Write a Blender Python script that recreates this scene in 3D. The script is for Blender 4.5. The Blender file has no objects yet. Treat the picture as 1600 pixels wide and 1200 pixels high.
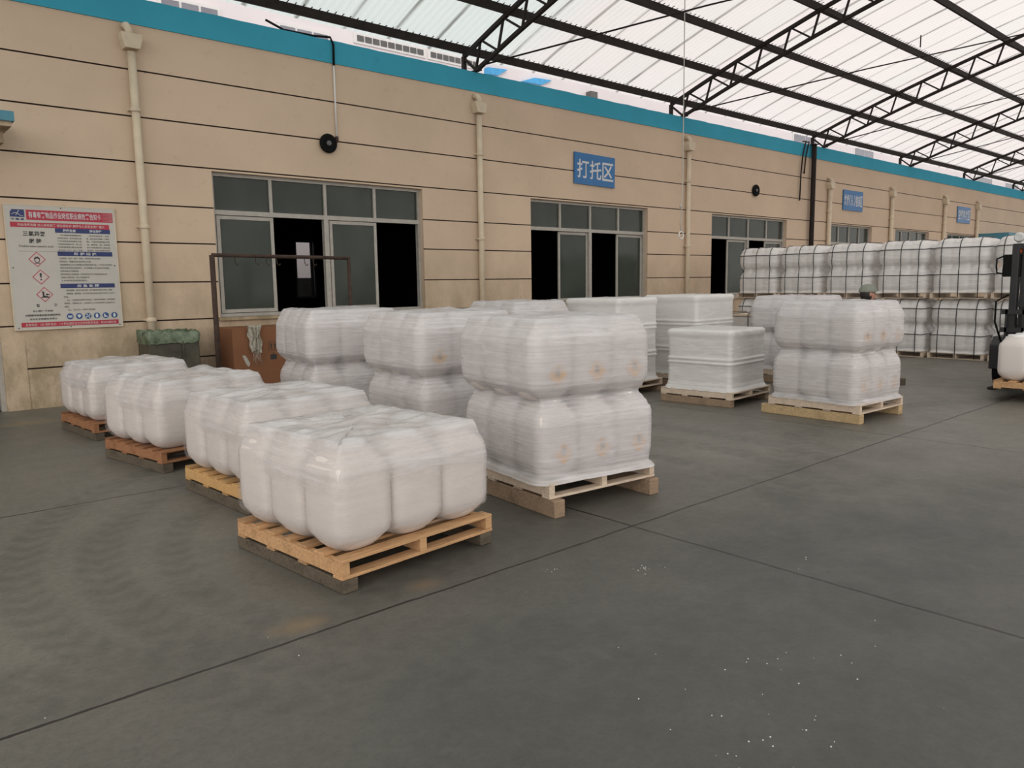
import bpy, bmesh, math, random
from mathutils import Vector, Matrix, noise
random.seed(7)
D = bpy.data
SC = bpy.context.scene
COL = SC.collection
PI = math.pi
def R(d): return math.radians(d)

# ------------------------------------------------------------------ camera
YAW, PITCH, ROLL, FPX = R(41.494), R(7.402), R(-0.852), 1201.04
cy, sy, cp, sp = math.cos(YAW), math.sin(YAW), math.cos(PITCH), math.sin(PITCH)
fw = Vector((sy*cp, cy*cp, -sp)); rt = Vector((cy, -sy, 0)); up = rt.cross(fw)
cr, sr = math.cos(ROLL), math.sin(ROLL)
r2 = cr*rt + sr*up; u2 = -sr*rt + cr*up
cam = D.objects.new('camera', D.cameras.new('camera')); COL.objects.link(cam)
M = Matrix((r2, u2, -fw)).transposed().to_4x4(); M.translation = Vector((0, 0, 1.66))
cam.matrix_world = M
cam.data.sensor_width = 36; cam.data.lens = FPX/1600*36
cam.data.clip_end = 500
SC.camera = cam

# ------------------------------------------------------------------ sky, light, exposure
w = D.worlds.new('sky'); SC.world = w; w.use_nodes = True
bg = w.node_tree.nodes['Background']
bg.inputs[0].default_value = (1.0, 0.957, 0.915, 1); bg.inputs[1].default_value = 1.0
sun = D.objects.new('sun', D.lights.new('sun', 'SUN')); COL.objects.link(sun)
sun.data.energy = 0.65; sun.data.angle = R(60); sun.data.color = (1, .95, .88)
sun.rotation_euler = (R(74), 0, R(-42))
vs = SC.view_settings
vs.view_transform = 'Standard'; vs.look = 'None'; vs.gamma = 1; vs.use_curve_mapping = False
vs.exposure = 0.35

# ------------------------------------------------------------------ materials
def base_mat(name):
    m = D.materials.new(name); m.use_nodes = True
    nt = m.node_tree; b = nt.nodes['Principled BSDF']
    return m, nt, b
def N(nt, t, **k):
    n = nt.nodes.new(t)
    for a, v in k.items():
        if a in n.bl_rna.properties.keys(): setattr(n, a, v)
        else: n.inputs[a].default_value = v
    return n
def coords(nt, scale=(1, 1, 1), rot=(0, 0, 0), kind='Object'):
    tc = N(nt, 'ShaderNodeTexCoord'); mp = N(nt, 'ShaderNodeMapping')
    mp.inputs['Scale'].default_value = scale; mp.inputs['Rotation'].default_value = rot
    nt.links.new(tc.outputs[kind], mp.inputs[0]); return mp.outputs[0]
def ramp(nt, src, stops):
    r = N(nt, 'ShaderNodeValToRGB'); e = r.color_ramp.elements
    while len(e) < len(stops): e.new(.5)
    for i, (p, c) in enumerate(stops):
        e[i].position = p; e[i].color = (*c, 1) if len(c) == 3 else c
    nt.links.new(src, r.inputs[0]); return r.outputs[0]
def noise_n(nt, vec, scale, detail=4, rough=.55):
    n = N(nt, 'ShaderNodeTexNoise'); n.inputs['Scale'].default_value = scale
    n.inputs['Detail'].default_value = detail; n.inputs['Roughness'].default_value = rough
    nt.links.new(vec, n.inputs['Vector']); return n.outputs['Fac']
def mth(nt, op, a, b=None, c=None, clamp=False):
    n = N(nt, 'ShaderNodeMath'); n.operation = op; n.use_clamp = clamp
    for i, v in enumerate((a, b, c)):
        if v is None: continue
        if isinstance(v, (int, float)): n.inputs[i].default_value = v
        else: nt.links.new(v, n.inputs[i])
    return n.outputs[0]
def mixc(nt, fac, a, b, mode='MIX'):
    n = N(nt, 'ShaderNodeMix'); n.data_type = 'RGBA'; n.blend_type = mode
    for i, v in ((0, fac), (6, a), (7, b)):
        if isinstance(v, (int, float)): n.inputs[i].default_value = v
        elif isinstance(v, tuple): n.inputs[i].default_value = (*v, 1)
        else: nt.links.new(v, n.inputs[i])
    return n.outputs[2]
def bump(nt, b, h, strength=.3, dist=.01):
    n = N(nt, 'ShaderNodeBump'); n.inputs['Strength'].default_value = strength; n.inputs['Distance'].default_value = dist
    nt.links.new(h, n.inputs['Height']); nt.links.new(n.outputs[0], b.inputs['Normal']); return n
def simple(name, col, rough=.6, metal=0, var=.15, scale=6, stretch=(1, 1, 1), bmp=0, spec=.5):
    m, nt, b = base_mat(name)
    v = coords(nt, stretch); f = noise_n(nt, v, scale, 5, .6)
    lo = tuple(c*(1-var) for c in col); hi = tuple(min(1, c*(1+var)) for c in col)
    nt.links.new(ramp(nt, f, [(.3, lo), (.7, hi)]), b.inputs['Base Color'])
    b.inputs['Roughness'].default_value = rough; b.inputs['Metallic'].default_value = metal
    b.inputs['Specular IOR Level'].default_value = spec
    if bmp: bump(nt, b, f, bmp)
    return m
def wood(name, c1, c2, dirt=.25):
    m, nt, b = base_mat(name)
    tc = N(nt, 'ShaderNodeTexCoord')
    v = coords(nt, (3, 3, 3)); f = noise_n(nt, v, 1.2, 3)
    v2 = coords(nt, (5, 60, 60)); g = noise_n(nt, v2, 1.0, 4)
    v3 = coords(nt, (9, 9, 9)); h = noise_n(nt, v3, 1.0, 6, .7)
    c = mixc(nt, f, c1, c2)
    c = mixc(nt, mth(nt, 'MULTIPLY', ramp(nt, g, [(.42, (0, 0, 0)), (.66, (1, 1, 1))]), .5), c, tuple(x*.55 for x in c1))
    c = mixc(nt, mth(nt, 'MULTIPLY', ramp(nt, h, [(.5, (0, 0, 0)), (.72, (1, 1, 1))]), dirt*2), c, tuple(x*.35 for x in c1))
    gi = N(nt, 'ShaderNodeNewGeometry')
    c = mixc(nt, 1.0, c, ramp(nt, gi.outputs['Random Per Island'], [(0, (.68, .66, .64)), (1, (1.15, 1.12, 1.08))]), 'MULTIPLY')
    nt.links.new(c, b.inputs['Base Color']); b.inputs['Roughness'].default_value = .8
    b.inputs['Specular IOR Level'].default_value = .25
    bump(nt, b, g, .3, .004)
    return m
def emptyname(): pass

MT = {}
# painted render wall
def wall_mat(name, col, dirtcol):
    m, nt, b = base_mat(name)
    v = coords(nt)
    n1 = noise_n(nt, v, .6, 4, .6); n2 = noise_n(nt, v, 5, 6, .7); n3 = noise_n(nt, coords(nt, (1.3, 1, .8)), 1.6, 6, .72)
    c = mixc(nt, ramp(nt, n1, [(.35, (0, 0, 0)), (.65, (1, 1, 1))]), col, tuple(x*.9 for x in col))
    c = mixc(nt, mth(nt, 'MULTIPLY', ramp(nt, n2, [(.58, (0, 0, 0)), (.75, (1, 1, 1))]), .3), c, dirtcol)
    sep = N(nt, 'ShaderNodeSeparateXYZ'); nt.links.new(v, sep.inputs[0])
    # splash and mould on the lowest courses of the wall, ragged upper edge
    lowm = mth(nt, 'SUBTRACT', 1.0, mth(nt, 'DIVIDE', sep.outputs['Z'], 2.6), clamp=True)
    lowm = mth(nt, 'MULTIPLY', mth(nt, 'MULTIPLY', lowm, ramp(nt, n3, [(.30, (0, 0, 0)), (.60, (1, 1, 1))])), .85)
    c = mixc(nt, lowm, c, tuple(x*.75 for x in dirtcol))
    # small flaked chips
    vo = N(nt, 'ShaderNodeTexVoronoi'); vo.inputs['Scale'].default_value = 1.6; nt.links.new(v, vo.inputs['Vector'])
    dd = mth(nt, 'ADD', vo.outputs['Distance'], mth(nt, 'MULTIPLY', n2, .1))
    chip = ramp(nt, dd, [(.065, (1, 1, 1)), (.072, (0, 0, 0))])
    c = mixc(nt, mth(nt, 'MULTIPLY', chip, .6), c, (.1, .075, .045))
    nt.links.new(c, b.inputs['Base Color']); b.inputs['Roughness'].default_value = .85
    b.inputs['Specular IOR Level'].default_value = .2
    bump(nt, b, n2, .15, .01)
    return m
MT['wall'] = wall_mat('wall_paint', (.655, .505, .375), (.30, .24, .13))
MT['band'] = wall_mat('band_paint', (.055, .37, .52), (.07, .22, .27))
MT['groove'] = simple('groove', (.035, .022, .017), .9, bmp=0, spec=.1)
MT['unlit_room'] = simple('dark_interior', (.012, .012, .012), .9, spec=.05)  # shade of the unlit rooms put into a near-black base colour
MT['alu'] = simple('aluminium', (.40, .375, .335), .5, .15, .12, 9)
MT['pipe'] = simple('pipe_plastic', (.62, .52, .385), .45, 0, .1, 4, bmp=.05)
MT['black'] = simple('black_plastic', (.007, .007, .007), .7, spec=.15)
MT['grey'] = simple('grey_plastic', (.10, .10, .10), .5)
MT['steel'] = simple('painted_steel', (.018, .012, .010), .7, 0, .35, 5, spec=.25)
MT['rust'] = simple('rusty_steel', (.05, .028, .02), .8, .1, .4, 14, bmp=.1)
MT['white'] = simple('white_paint', (.74, .73, .72), .6, 0, .04, 3)
MT['building'] = simple('building_render', (.78, .73, .75), .8, 0, .04, .4)
MT['bglass'] = simple('far_window_glass', (.22, .22, .26), .3, 0, .2, 1)
MT['blue'] = simple('blue_sheet', (.06, .38, .75), .5)
MT['canopy'] = simple('canopy_blue', (.075, .24, .32), .6, 0, .2, 2)
MT['sign_blue'] = simple('sign_blue', (.008, .135, .36), .4, 0, .06, 3)
MT['sign_white'] = simple('sign_white', (.60, .61, .62), .5, 0, .04, 3)
MT['panel'] = simple('board_white', (.50, .475, .43), .4, 0, .05, 2)
MT['red'] = simple('board_red', (.42, .018, .045), .4, 0, .08, 2)
MT['navy'] = simple('board_navy', (.014, .028, .13), .4, 0, .08, 2)
MT['ink'] = simple('ink', (.02, .02, .02), .5)
MT['pink'] = simple('pictogram_ground', (.55, .47, .44), .4, 0, .03)
MT['dot_blue'] = simple('mandatory_blue', (.015, .07, .22), .4, 0, .08)
MT['cap'] = simple('cap_cloth', (.20, .21, .175), .9, 0, .2, 30, bmp=.2)
MT['cap_light'] = simple('cap_brim', (.42, .42, .38), .8, 0, .1, 30)
MT['hair'] = simple('hair', (.012, .009, .008), .6)
MT['skin'] = simple('skin', (.42, .22, .16), .55, 0, .08)
MT['cloth'] = simple('work_jacket', (.05, .07, .12), .9, 0, .15, 12)
MT['trousers'] = simple('work_trousers', (.03, .035, .05), .9, 0, .15, 12)
MT['rag'] = simple('rag_cloth', (.36, .33, .27), .9, 0, .35, 40, bmp=.4)
MT['tape'] = simple('peeling_paper', (.42, .39, .34), .7, 0, .2, 30)
MT['rope'] = simple('rope', (.50, .48, .44), .8, 0, .1, 30)
MT['strap'] = simple('black_strap', (.012, .012, .014), .45)
MT['drum'] = simple('drum_plastic', (.70, .64, .605), .38, 0, .02, 3)
MT['lid'] = simple('drum_lid', (.80, .79, .79), .4, 0, .02, 3)
MT['label_y'] = simple('label_yellow', (.80, .40, .01), .5, 0, .05)
MT['carton_w'] = simple('pale_carton', (.62, .58, .54), .8, 0, .06)
MT['wood_new'] = wood('wood_new', (.48, .27, .135), (.58, .38, .21), .22)
MT['wood_red'] = wood('wood_red', (.27, .12, .06), (.36, .19, .10), .25)
MT['wood_yellow'] = wood('wood_yellow', (.56, .36, .16), (.52, .30, .13), .1)
MT['wood_pale'] = wood('wood_pale', (.56, .46, .37), (.64, .54, .44), .10)
MT['wood_old'] = wood('wood_old', (.085, .07, .055), (.14, .115, .085), .4)
MT['wood_skid'] = wood('wood_skid', (.25, .18, .125), (.33, .24, .17), .3)
MT['wood_gold'] = wood('wood_gold', (.42, .30, .17), (.52, .40, .24), .2)
MT['orange'] = simple('beacon_orange', (.35, .08, .02), .4)
MT['lamp_white'] = simple('lamp_lens', (.65, .65, .65), .2)
MT['fork_grey'] = simple('forklift_paint', (.02, .02, .022), .5, .1, .3, 6)

def carton_mat():
    m, nt, b = base_mat('brown_carton')
    v = coords(nt); f = noise_n(nt, v, 2, 5); g = noise_n(nt, coords(nt, (30, 30, 1)), 1, 2)
    c = mixc(nt, f, (.20, .088, .045), (.26, .12, .062)); c = mixc(nt, mth(nt, 'MULTIPLY', g, .2), c, (.14, .06, .03))
    nt.links.new(c, b.inputs['Base Color']); b.inputs['Roughness'].default_value = .85; b.inputs['Specular IOR Level'].default_value = .2
    return m
MT['carton'] = carton_mat()
def bin_mat(name, c1, c2):
    m, nt, b = base_mat(name)
    f = noise_n(nt, coords(nt), 7, 5, .7)
    nt.links.new(ramp(nt, f, [(.35, c1), (.65, c2)]), b.inputs['Base Color']); b.inputs['Roughness'].default_value = .5
    bump(nt, b, f, .6, .02); return m
MT['bin'] = bin_mat('bin_plastic', (.035, .033, .022), (.075, .068, .045))
MT['bag'] = bin_mat('green_bag', (.05, .07, .035), (.20, .25, .17))

def glass_mat():
    m, nt, b = base_mat('dusty_glass')
    out = nt.nodes['Material Output']
    f = noise_n(nt, coords(nt, (1, 1, .6)), 1.3, 5, .6)
    nt.links.new(ramp(nt, f, [(.35, (.045, .055, .045)), (.7, (.085, .098, .082))]), b.inputs['Base Color'])
    b.inputs['Roughness'].default_value = .15; b.inputs['Specular IOR Level'].default_value = .35
    tr = N(nt, 'ShaderNodeBsdfTransparent'); tr.inputs[0].default_value = (.62, .70, .64, 1)
    mx = N(nt, 'ShaderNodeMixShader'); mx.inputs[0].default_value = .70
    nt.links.new(tr.outputs[0], mx.inputs[1]); nt.links.new(b.outputs[0], mx.inputs[2]); nt.links.new(mx.outputs[0], out.inputs[0])
    return m
MT['glass'] = glass_mat()

def film_mat(name, lo, hi, tint, rough=.3, streak=(2.2, 2.2, 60), tilt=.10, bs=.25, top=None):
    m, nt, b = base_mat(name); out = nt.nodes['Material Output']
    f = noise_n(nt, coords(nt, streak, (tilt, tilt*.6, 0)), 1.0, 4, .65)
    g = noise_n(nt, coords(nt, (5, 5, 14), (-tilt*2.5, .3, 0)), 1.0, 5, .6)
    k = noise_n(nt, coords(nt, (1.2, 1.2, 1.6)), 1.0, 3, .5)
    s = mth(nt, 'ADD', mth(nt, 'MULTIPLY', f, .6), mth(nt, 'MULTIPLY', g, .4))
    fac = mth(nt, 'ADD', mth(nt, 'MULTIPLY', ramp(nt, s, [(.38, (0, 0, 0)), (.66, (1, 1, 1))]), hi-lo), lo)
    rn = noise_n(nt, coords(nt, (.9, .9, 9), (tilt*2.2, -tilt*1.5, 0)), 1.0, 2, .5)
    ridge = mth(nt, 'SUBTRACT', 1.0, mth(nt, 'MULTIPLY', mth(nt, 'ABSOLUTE', mth(nt, 'SUBTRACT', rn, .5)), 28), clamp=True)
    s = mth(nt, 'ADD', s, mth(nt, 'MULTIPLY', ridge, .35))
    fac = mth(nt, 'ADD', fac, mth(nt, 'MULTIPLY', ridge, .18))
    fac = mth(nt, 'ADD', fac, mth(nt, 'MULTIPLY', mth(nt, 'SUBTRACT', k, .5), .5), clamp=True)
    if top:                       # more turns of film around the upper part of the load
        sp_ = N(nt, 'ShaderNodeSeparateXYZ'); nt.links.new(coords(nt), sp_.inputs[0])
        q = mth(nt, 'DIVIDE', mth(nt, 'SUBTRACT', mth(nt, 'ADD', sp_.outputs['Z'], mth(nt, 'MULTIPLY', mth(nt, 'SUBTRACT', k, .5), .5)), top[0]), top[1], clamp=True)
        fac = mth(nt, 'MULTIPLY', fac, mth(nt, 'ADD', mth(nt, 'MULTIPLY', q, .45), .55))
        fac = mth(nt, 'ADD', fac, mth(nt, 'MULTIPLY', q, top[2]), clamp=True)
    c = mixc(nt, k, tint, tuple(min(1, x*1.06) for x in tint))
    nt.links.new(c, b.inputs['Base Color']); b.inputs['Roughness'].default_value = rough
    b.inputs['Specular IOR Level'].default_value = .55
    bump(nt, b, s, bs, .006)
    tr = N(nt, 'ShaderNodeBsdfTransparent'); tr.inputs[0].default_value = (.97, .97, .97, 1)
    tl = N(nt, 'ShaderNodeBsdfTranslucent'); tl.inputs[0].default_value = (*tint, 1)
    m1 = N(nt, 'ShaderNodeMixShader'); m1.inputs[0].default_value = .25
    nt.links.new(b.outputs[0], m1.inputs[1]); nt.links.new(tl.outputs[0], m1.inputs[2])
    mx = N(nt, 'ShaderNodeMixShader'); nt.links.new(fac, mx.inputs[0])
    nt.links.new(tr.outputs[0], mx.inputs[1]); nt.links.new(m1.outputs[0], mx.inputs[2]); nt.links.new(mx.outputs[0], out.inputs[0])
    return m
MT['film_low'] = film_mat('stretch_film_loose', .05, .50, (.76, .73, .73), .18, (.9, .9, 24), .14, .13, (.50, .12, .35))
MT['film_tall'] = film_mat('stretch_film_tight', .50, .92, (.74, .715, .725), .28, (.9, .9, 60), .05, .2)
MT['film_far'] = film_mat('stretch_film_grey', .85, 1.0, (.86, .845, .83), .32, (1.0, 1.0, 45), .08, .3)

def roof_mat():
    m, nt, b = base_mat('translucent_roof_sheet'); out = nt.nodes['Material Output']
    v = coords(nt); sep = N(nt, 'ShaderNodeSeparateXYZ'); nt.links.new(v, sep.inputs[0])
    wob = noise_n(nt, coords(nt, (1, .8, 1)), 1.5, 3)
    x = mth(nt, 'ADD', sep.outputs['X'], mth(nt, 'MULTIPLY', mth(nt, 'SUBTRACT', wob, .5), .05))
    q = mth(nt, 'DIVIDE', x, .96)
    idx = mth(nt, 'FLOOR', q)
    fr = mth(nt, 'ABSOLUTE', mth(nt, 'SUBTRACT', mth(nt, 'FRACT', q), .5))     # .5 at the laps
    lap = ramp(nt, fr, [(.43, (0, 0, 0)), (.462, (.45, .45, .45)), (.486, (1, 1, 1))])
    wn = N(nt, 'ShaderNodeTexWhiteNoise'); wn.noise_dimensions = '1D'; nt.links.new(idx, wn.inputs['W'])
    tint = mixc(nt, wn.outputs['Value'], (1.0, .955, .95), (.96, .96, .94))
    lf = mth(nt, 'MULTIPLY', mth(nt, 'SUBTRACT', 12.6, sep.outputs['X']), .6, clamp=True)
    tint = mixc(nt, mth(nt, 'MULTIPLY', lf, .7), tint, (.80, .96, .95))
    dirt = noise_n(nt, coords(nt, (4, .7, 1)), 1.0, 5, .6)
    dfac = mth(nt, 'MULTIPLY', lap, ramp(nt, dirt, [(.30, (.45, .45, .45)), (.56, (1, 1, 1))]))
    blob = noise_n(nt, coords(nt, (1.1, .55, 1)), 1.0, 6, .7)
    bl = ramp(nt, blob, [(.70, (0, 0, 0)), (.735, (1, 1, 1))])
    dfac = mth(nt, 'MAXIMUM', mth(nt, 'MULTIPLY', dfac, .72), mth(nt, 'MULTIPLY', bl, .85))
    soft = noise_n(nt, coords(nt, (.35, .25, 1)), 1.0, 3)
    tint = mixc(nt, mth(nt, 'MULTIPLY', soft, .16), tint, (.60, .56, .52))
    col = mixc(nt, dfac, tint, (.10, .09, .075))
    tl = N(nt, 'ShaderNodeBsdfTranslucent'); nt.links.new(mixc(nt, mth(nt, 'DIVIDE', sep.outputs['X'], 22.0, clamp=True), mixc(nt, 1.0, col, (.80, .80, .81), 'MULTIPLY'), mixc(nt, 1.0, col, (.93, .93, .95), 'MULTIPLY')), tl.inputs[0])  # transmission colour raised along X to throw more light on the right end
    df = N(nt, 'ShaderNodeBsdfDiffuse'); nt.links.new(col, df.inputs[0])
    mx = N(nt, 'ShaderNodeMixShader'); mx.inputs[0].default_value = .15
    nt.links.new(tl.outputs[0], mx.inputs[1]); nt.links.new(df.outputs[0], mx.inputs[2]); nt.links.new(mx.outputs[0], out.inputs[0])
    return m
MT['roof'] = roof_mat()

def floor_mat():
    m, nt, b = base_mat('yard_concrete')
    v = coords(nt); sep = N(nt, 'ShaderNodeSeparateXYZ'); nt.links.new(v, sep.inputs[0])
    X, Y = sep.outputs['X'], sep.outputs['Y']
    n1 = noise_n(nt, v, .35, 5, .6); n2 = noise_n(nt, v, 2.2, 6, .65); n3 = noise_n(nt, v, 14, 5, .7); n4 = noise_n(nt, v, 70, 3, .6)
    c = mixc(nt, ramp(nt, n1, [(.35, (0, 0, 0)), (.65, (1, 1, 1))]), (.095, .091, .080), (.132, .122, .106))
    c = mixc(nt, mth(nt, 'MULTIPLY', ramp(nt, n2, [(.30, (0, 0, 0)), (.8, (1, 1, 1))]), .35), c, (.078, .078, .068))
    c = mixc(nt, mth(nt, 'MULTIPLY', ramp(nt, n3, [(.42, (0, 0, 0)), (.72, (1, 1, 1))]), .40), c, (.165, .155, .14))
    c = mixc(nt, mth(nt, 'MULTIPLY', ramp(nt, noise_n(nt, coords(nt, (1, 1, 1), (0, 0, .4)), 32, 6, .75), [(.48, (0, 0, 0)), (.62, (1, 1, 1))]), .35), c, (.055, .054, .048))
    # painted light falloff: front slabs darkened with a ragged outline, floor beyond lightened
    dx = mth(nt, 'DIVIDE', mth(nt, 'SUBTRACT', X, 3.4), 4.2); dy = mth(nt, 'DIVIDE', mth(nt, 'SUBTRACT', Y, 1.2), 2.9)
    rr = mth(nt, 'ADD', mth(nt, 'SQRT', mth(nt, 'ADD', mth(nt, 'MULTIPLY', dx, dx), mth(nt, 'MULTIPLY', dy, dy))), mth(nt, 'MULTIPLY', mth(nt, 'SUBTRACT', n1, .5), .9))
    front_shade = mth(nt, 'MULTIPLY', mth(nt, 'SUBTRACT', 1.35, rr), 1.1, clamp=True)
    c = mixc(nt, front_shade, mixc(nt, 1.0, c, (1.30, 1.27, 1.22), 'MULTIPLY'), mixc(nt, 1.0, c, (.62, .635, .63), 'MULTIPLY'))
    # curved tyre tracks with tread bars
    acc = None
    for (cx_, cy_, r_, w_, k_) in ((3.79, 4.5, 2.75, .17, 17), (3.9, 4.7, 3.25, .16, 17), (3.6, 4.3, 2.2, .13, 17), (5.5, 2.08, .42, .13, 15), (-1.2, -1.5, 5.5, .16, 17), (6.0, -2.2, 4.1, .16, 17), (4.4, -2.6, 4.2, .14, 17), (9, -1, 5.2, .2, 15), (1.2, 9.0, 5.6, .16, 16)):
        dx = mth(nt, 'SUBTRACT', X, cx_); dy = mth(nt, 'SUBTRACT', Y, cy_)
        rr = mth(nt, 'SQRT', mth(nt, 'ADD', mth(nt, 'MULTIPLY', dx, dx), mth(nt, 'MULTIPLY', dy, dy)))
        d = mth(nt, 'ABSOLUTE', mth(nt, 'SUBTRACT', rr, r_))
        mask = mth(nt, 'SUBTRACT', 1.0, mth(nt, 'DIVIDE', d, w_), clamp=True)
        mask = mth(nt, 'MULTIPLY', mask, 2.5, clamp=True)
        ang = mth(nt, 'ARCTAN2', dy, dx)
        tread = mth(nt, 'SINE', mth(nt, 'ADD', mth(nt, 'MULTIPLY', ang, k_*r_*1.9), mth(nt, 'MULTIPLY', d, 26)))
        tread = mth(nt, 'ADD', mth(nt, 'MULTIPLY', tread, .5), .5)
        t = mth(nt, 'MULTIPLY', mask, mth(nt, 'ADD', mth(nt, 'MULTIPLY', tread, .7), .3))
        acc = t if acc is None else mth(nt, 'MAXIMUM', acc, t)
    tf = mth(nt, 'MULTIPLY', mth(nt, 'MULTIPLY', acc, ramp(nt, n2, [(.25, (.35, .35, .35)), (.6, (1, 1, 1))])), .4)
    c = mixc(nt, tf, c, (.046, .047, .040))
    # ochre dust stains
    for (sx_, sy_, s_, col_) in ((1.60, 3.42, .16, (.24, .16, .08)), (1.75, 11.3, .35, (.27, .2, .11)), (2.35, 3.42, .12, (.2, .14, .085))):
        dx = mth(nt, 'DIVIDE', mth(nt, 'SUBTRACT', X, sx_), s_*1.5); dy = mth(nt, 'DIVIDE', mth(nt, 'SUBTRACT', Y, sy_), s_)
        rr = mth(nt, 'SQRT', mth(nt, 'ADD', mth(nt, 'MULTIPLY', dx, dx), mth(nt, 'MULTIPLY', dy, dy)))
        k = mth(nt, 'SUBTRACT', 1.3, mth(nt, 'ADD', rr, mth(nt, 'MULTIPLY', n3, 1.0)), clamp=True)
        c = mixc(nt, mth(nt, 'MULTIPLY', k, .8, clamp=True), c, col_)
    # sawn joints, slightly ragged
    wob = mth(nt, 'MULTIPLY', mth(nt, 'SUBTRACT', noise_n(nt, v, 1.6, 5, .7), .5), .05)
    jm = None
    for axis, vals in ((Y, (3.29, 6.65, -.1)), (X, (3.99, 8.36, -.4, 12.7, 17.1))):
        for val in vals:
            d = mth(nt, 'ABSOLUTE', mth(nt, 'SUBTRACT', mth(nt, 'ADD', axis, wob), val))
            wdt = mth(nt, 'ADD', mth(nt, 'MULTIPLY', n3, .016), .003)
            j = mth(nt, 'SUBTRACT', 1.0, mth(nt, 'DIVIDE', d, wdt), clamp=True)
            j = mth(nt, 'MULTIPLY', j, 3, clamp=True)
            jm = j if jm is None else mth(nt, 'MAXIMUM', jm, j)
    c = mixc(nt, jm, c, (.018, .014, .012))
    nt.links.new(c, b.inputs['Base Color'])
    nt.links.new(ramp(nt, n2, [(.3, (.40, .40, .40)), (.7, (.58, .58, .58))]), b.inputs['Roughness'])
    b.inputs['Specular IOR Level'].default_value = .5
    h = mth(nt, 'ADD', mth(nt, 'MULTIPLY', n3, .6), mth(nt, 'MULTIPLY', n4, .3))
    h = mth(nt, 'SUBTRACT', h, mth(nt, 'MULTIPLY', jm, 1.0)); h = mth(nt, 'SUBTRACT', h, mth(nt, 'MULTIPLY', tf, .8))
    bump(nt, b, h, .25, .02)
    return m
MT['floor'] = floor_mat()

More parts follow.
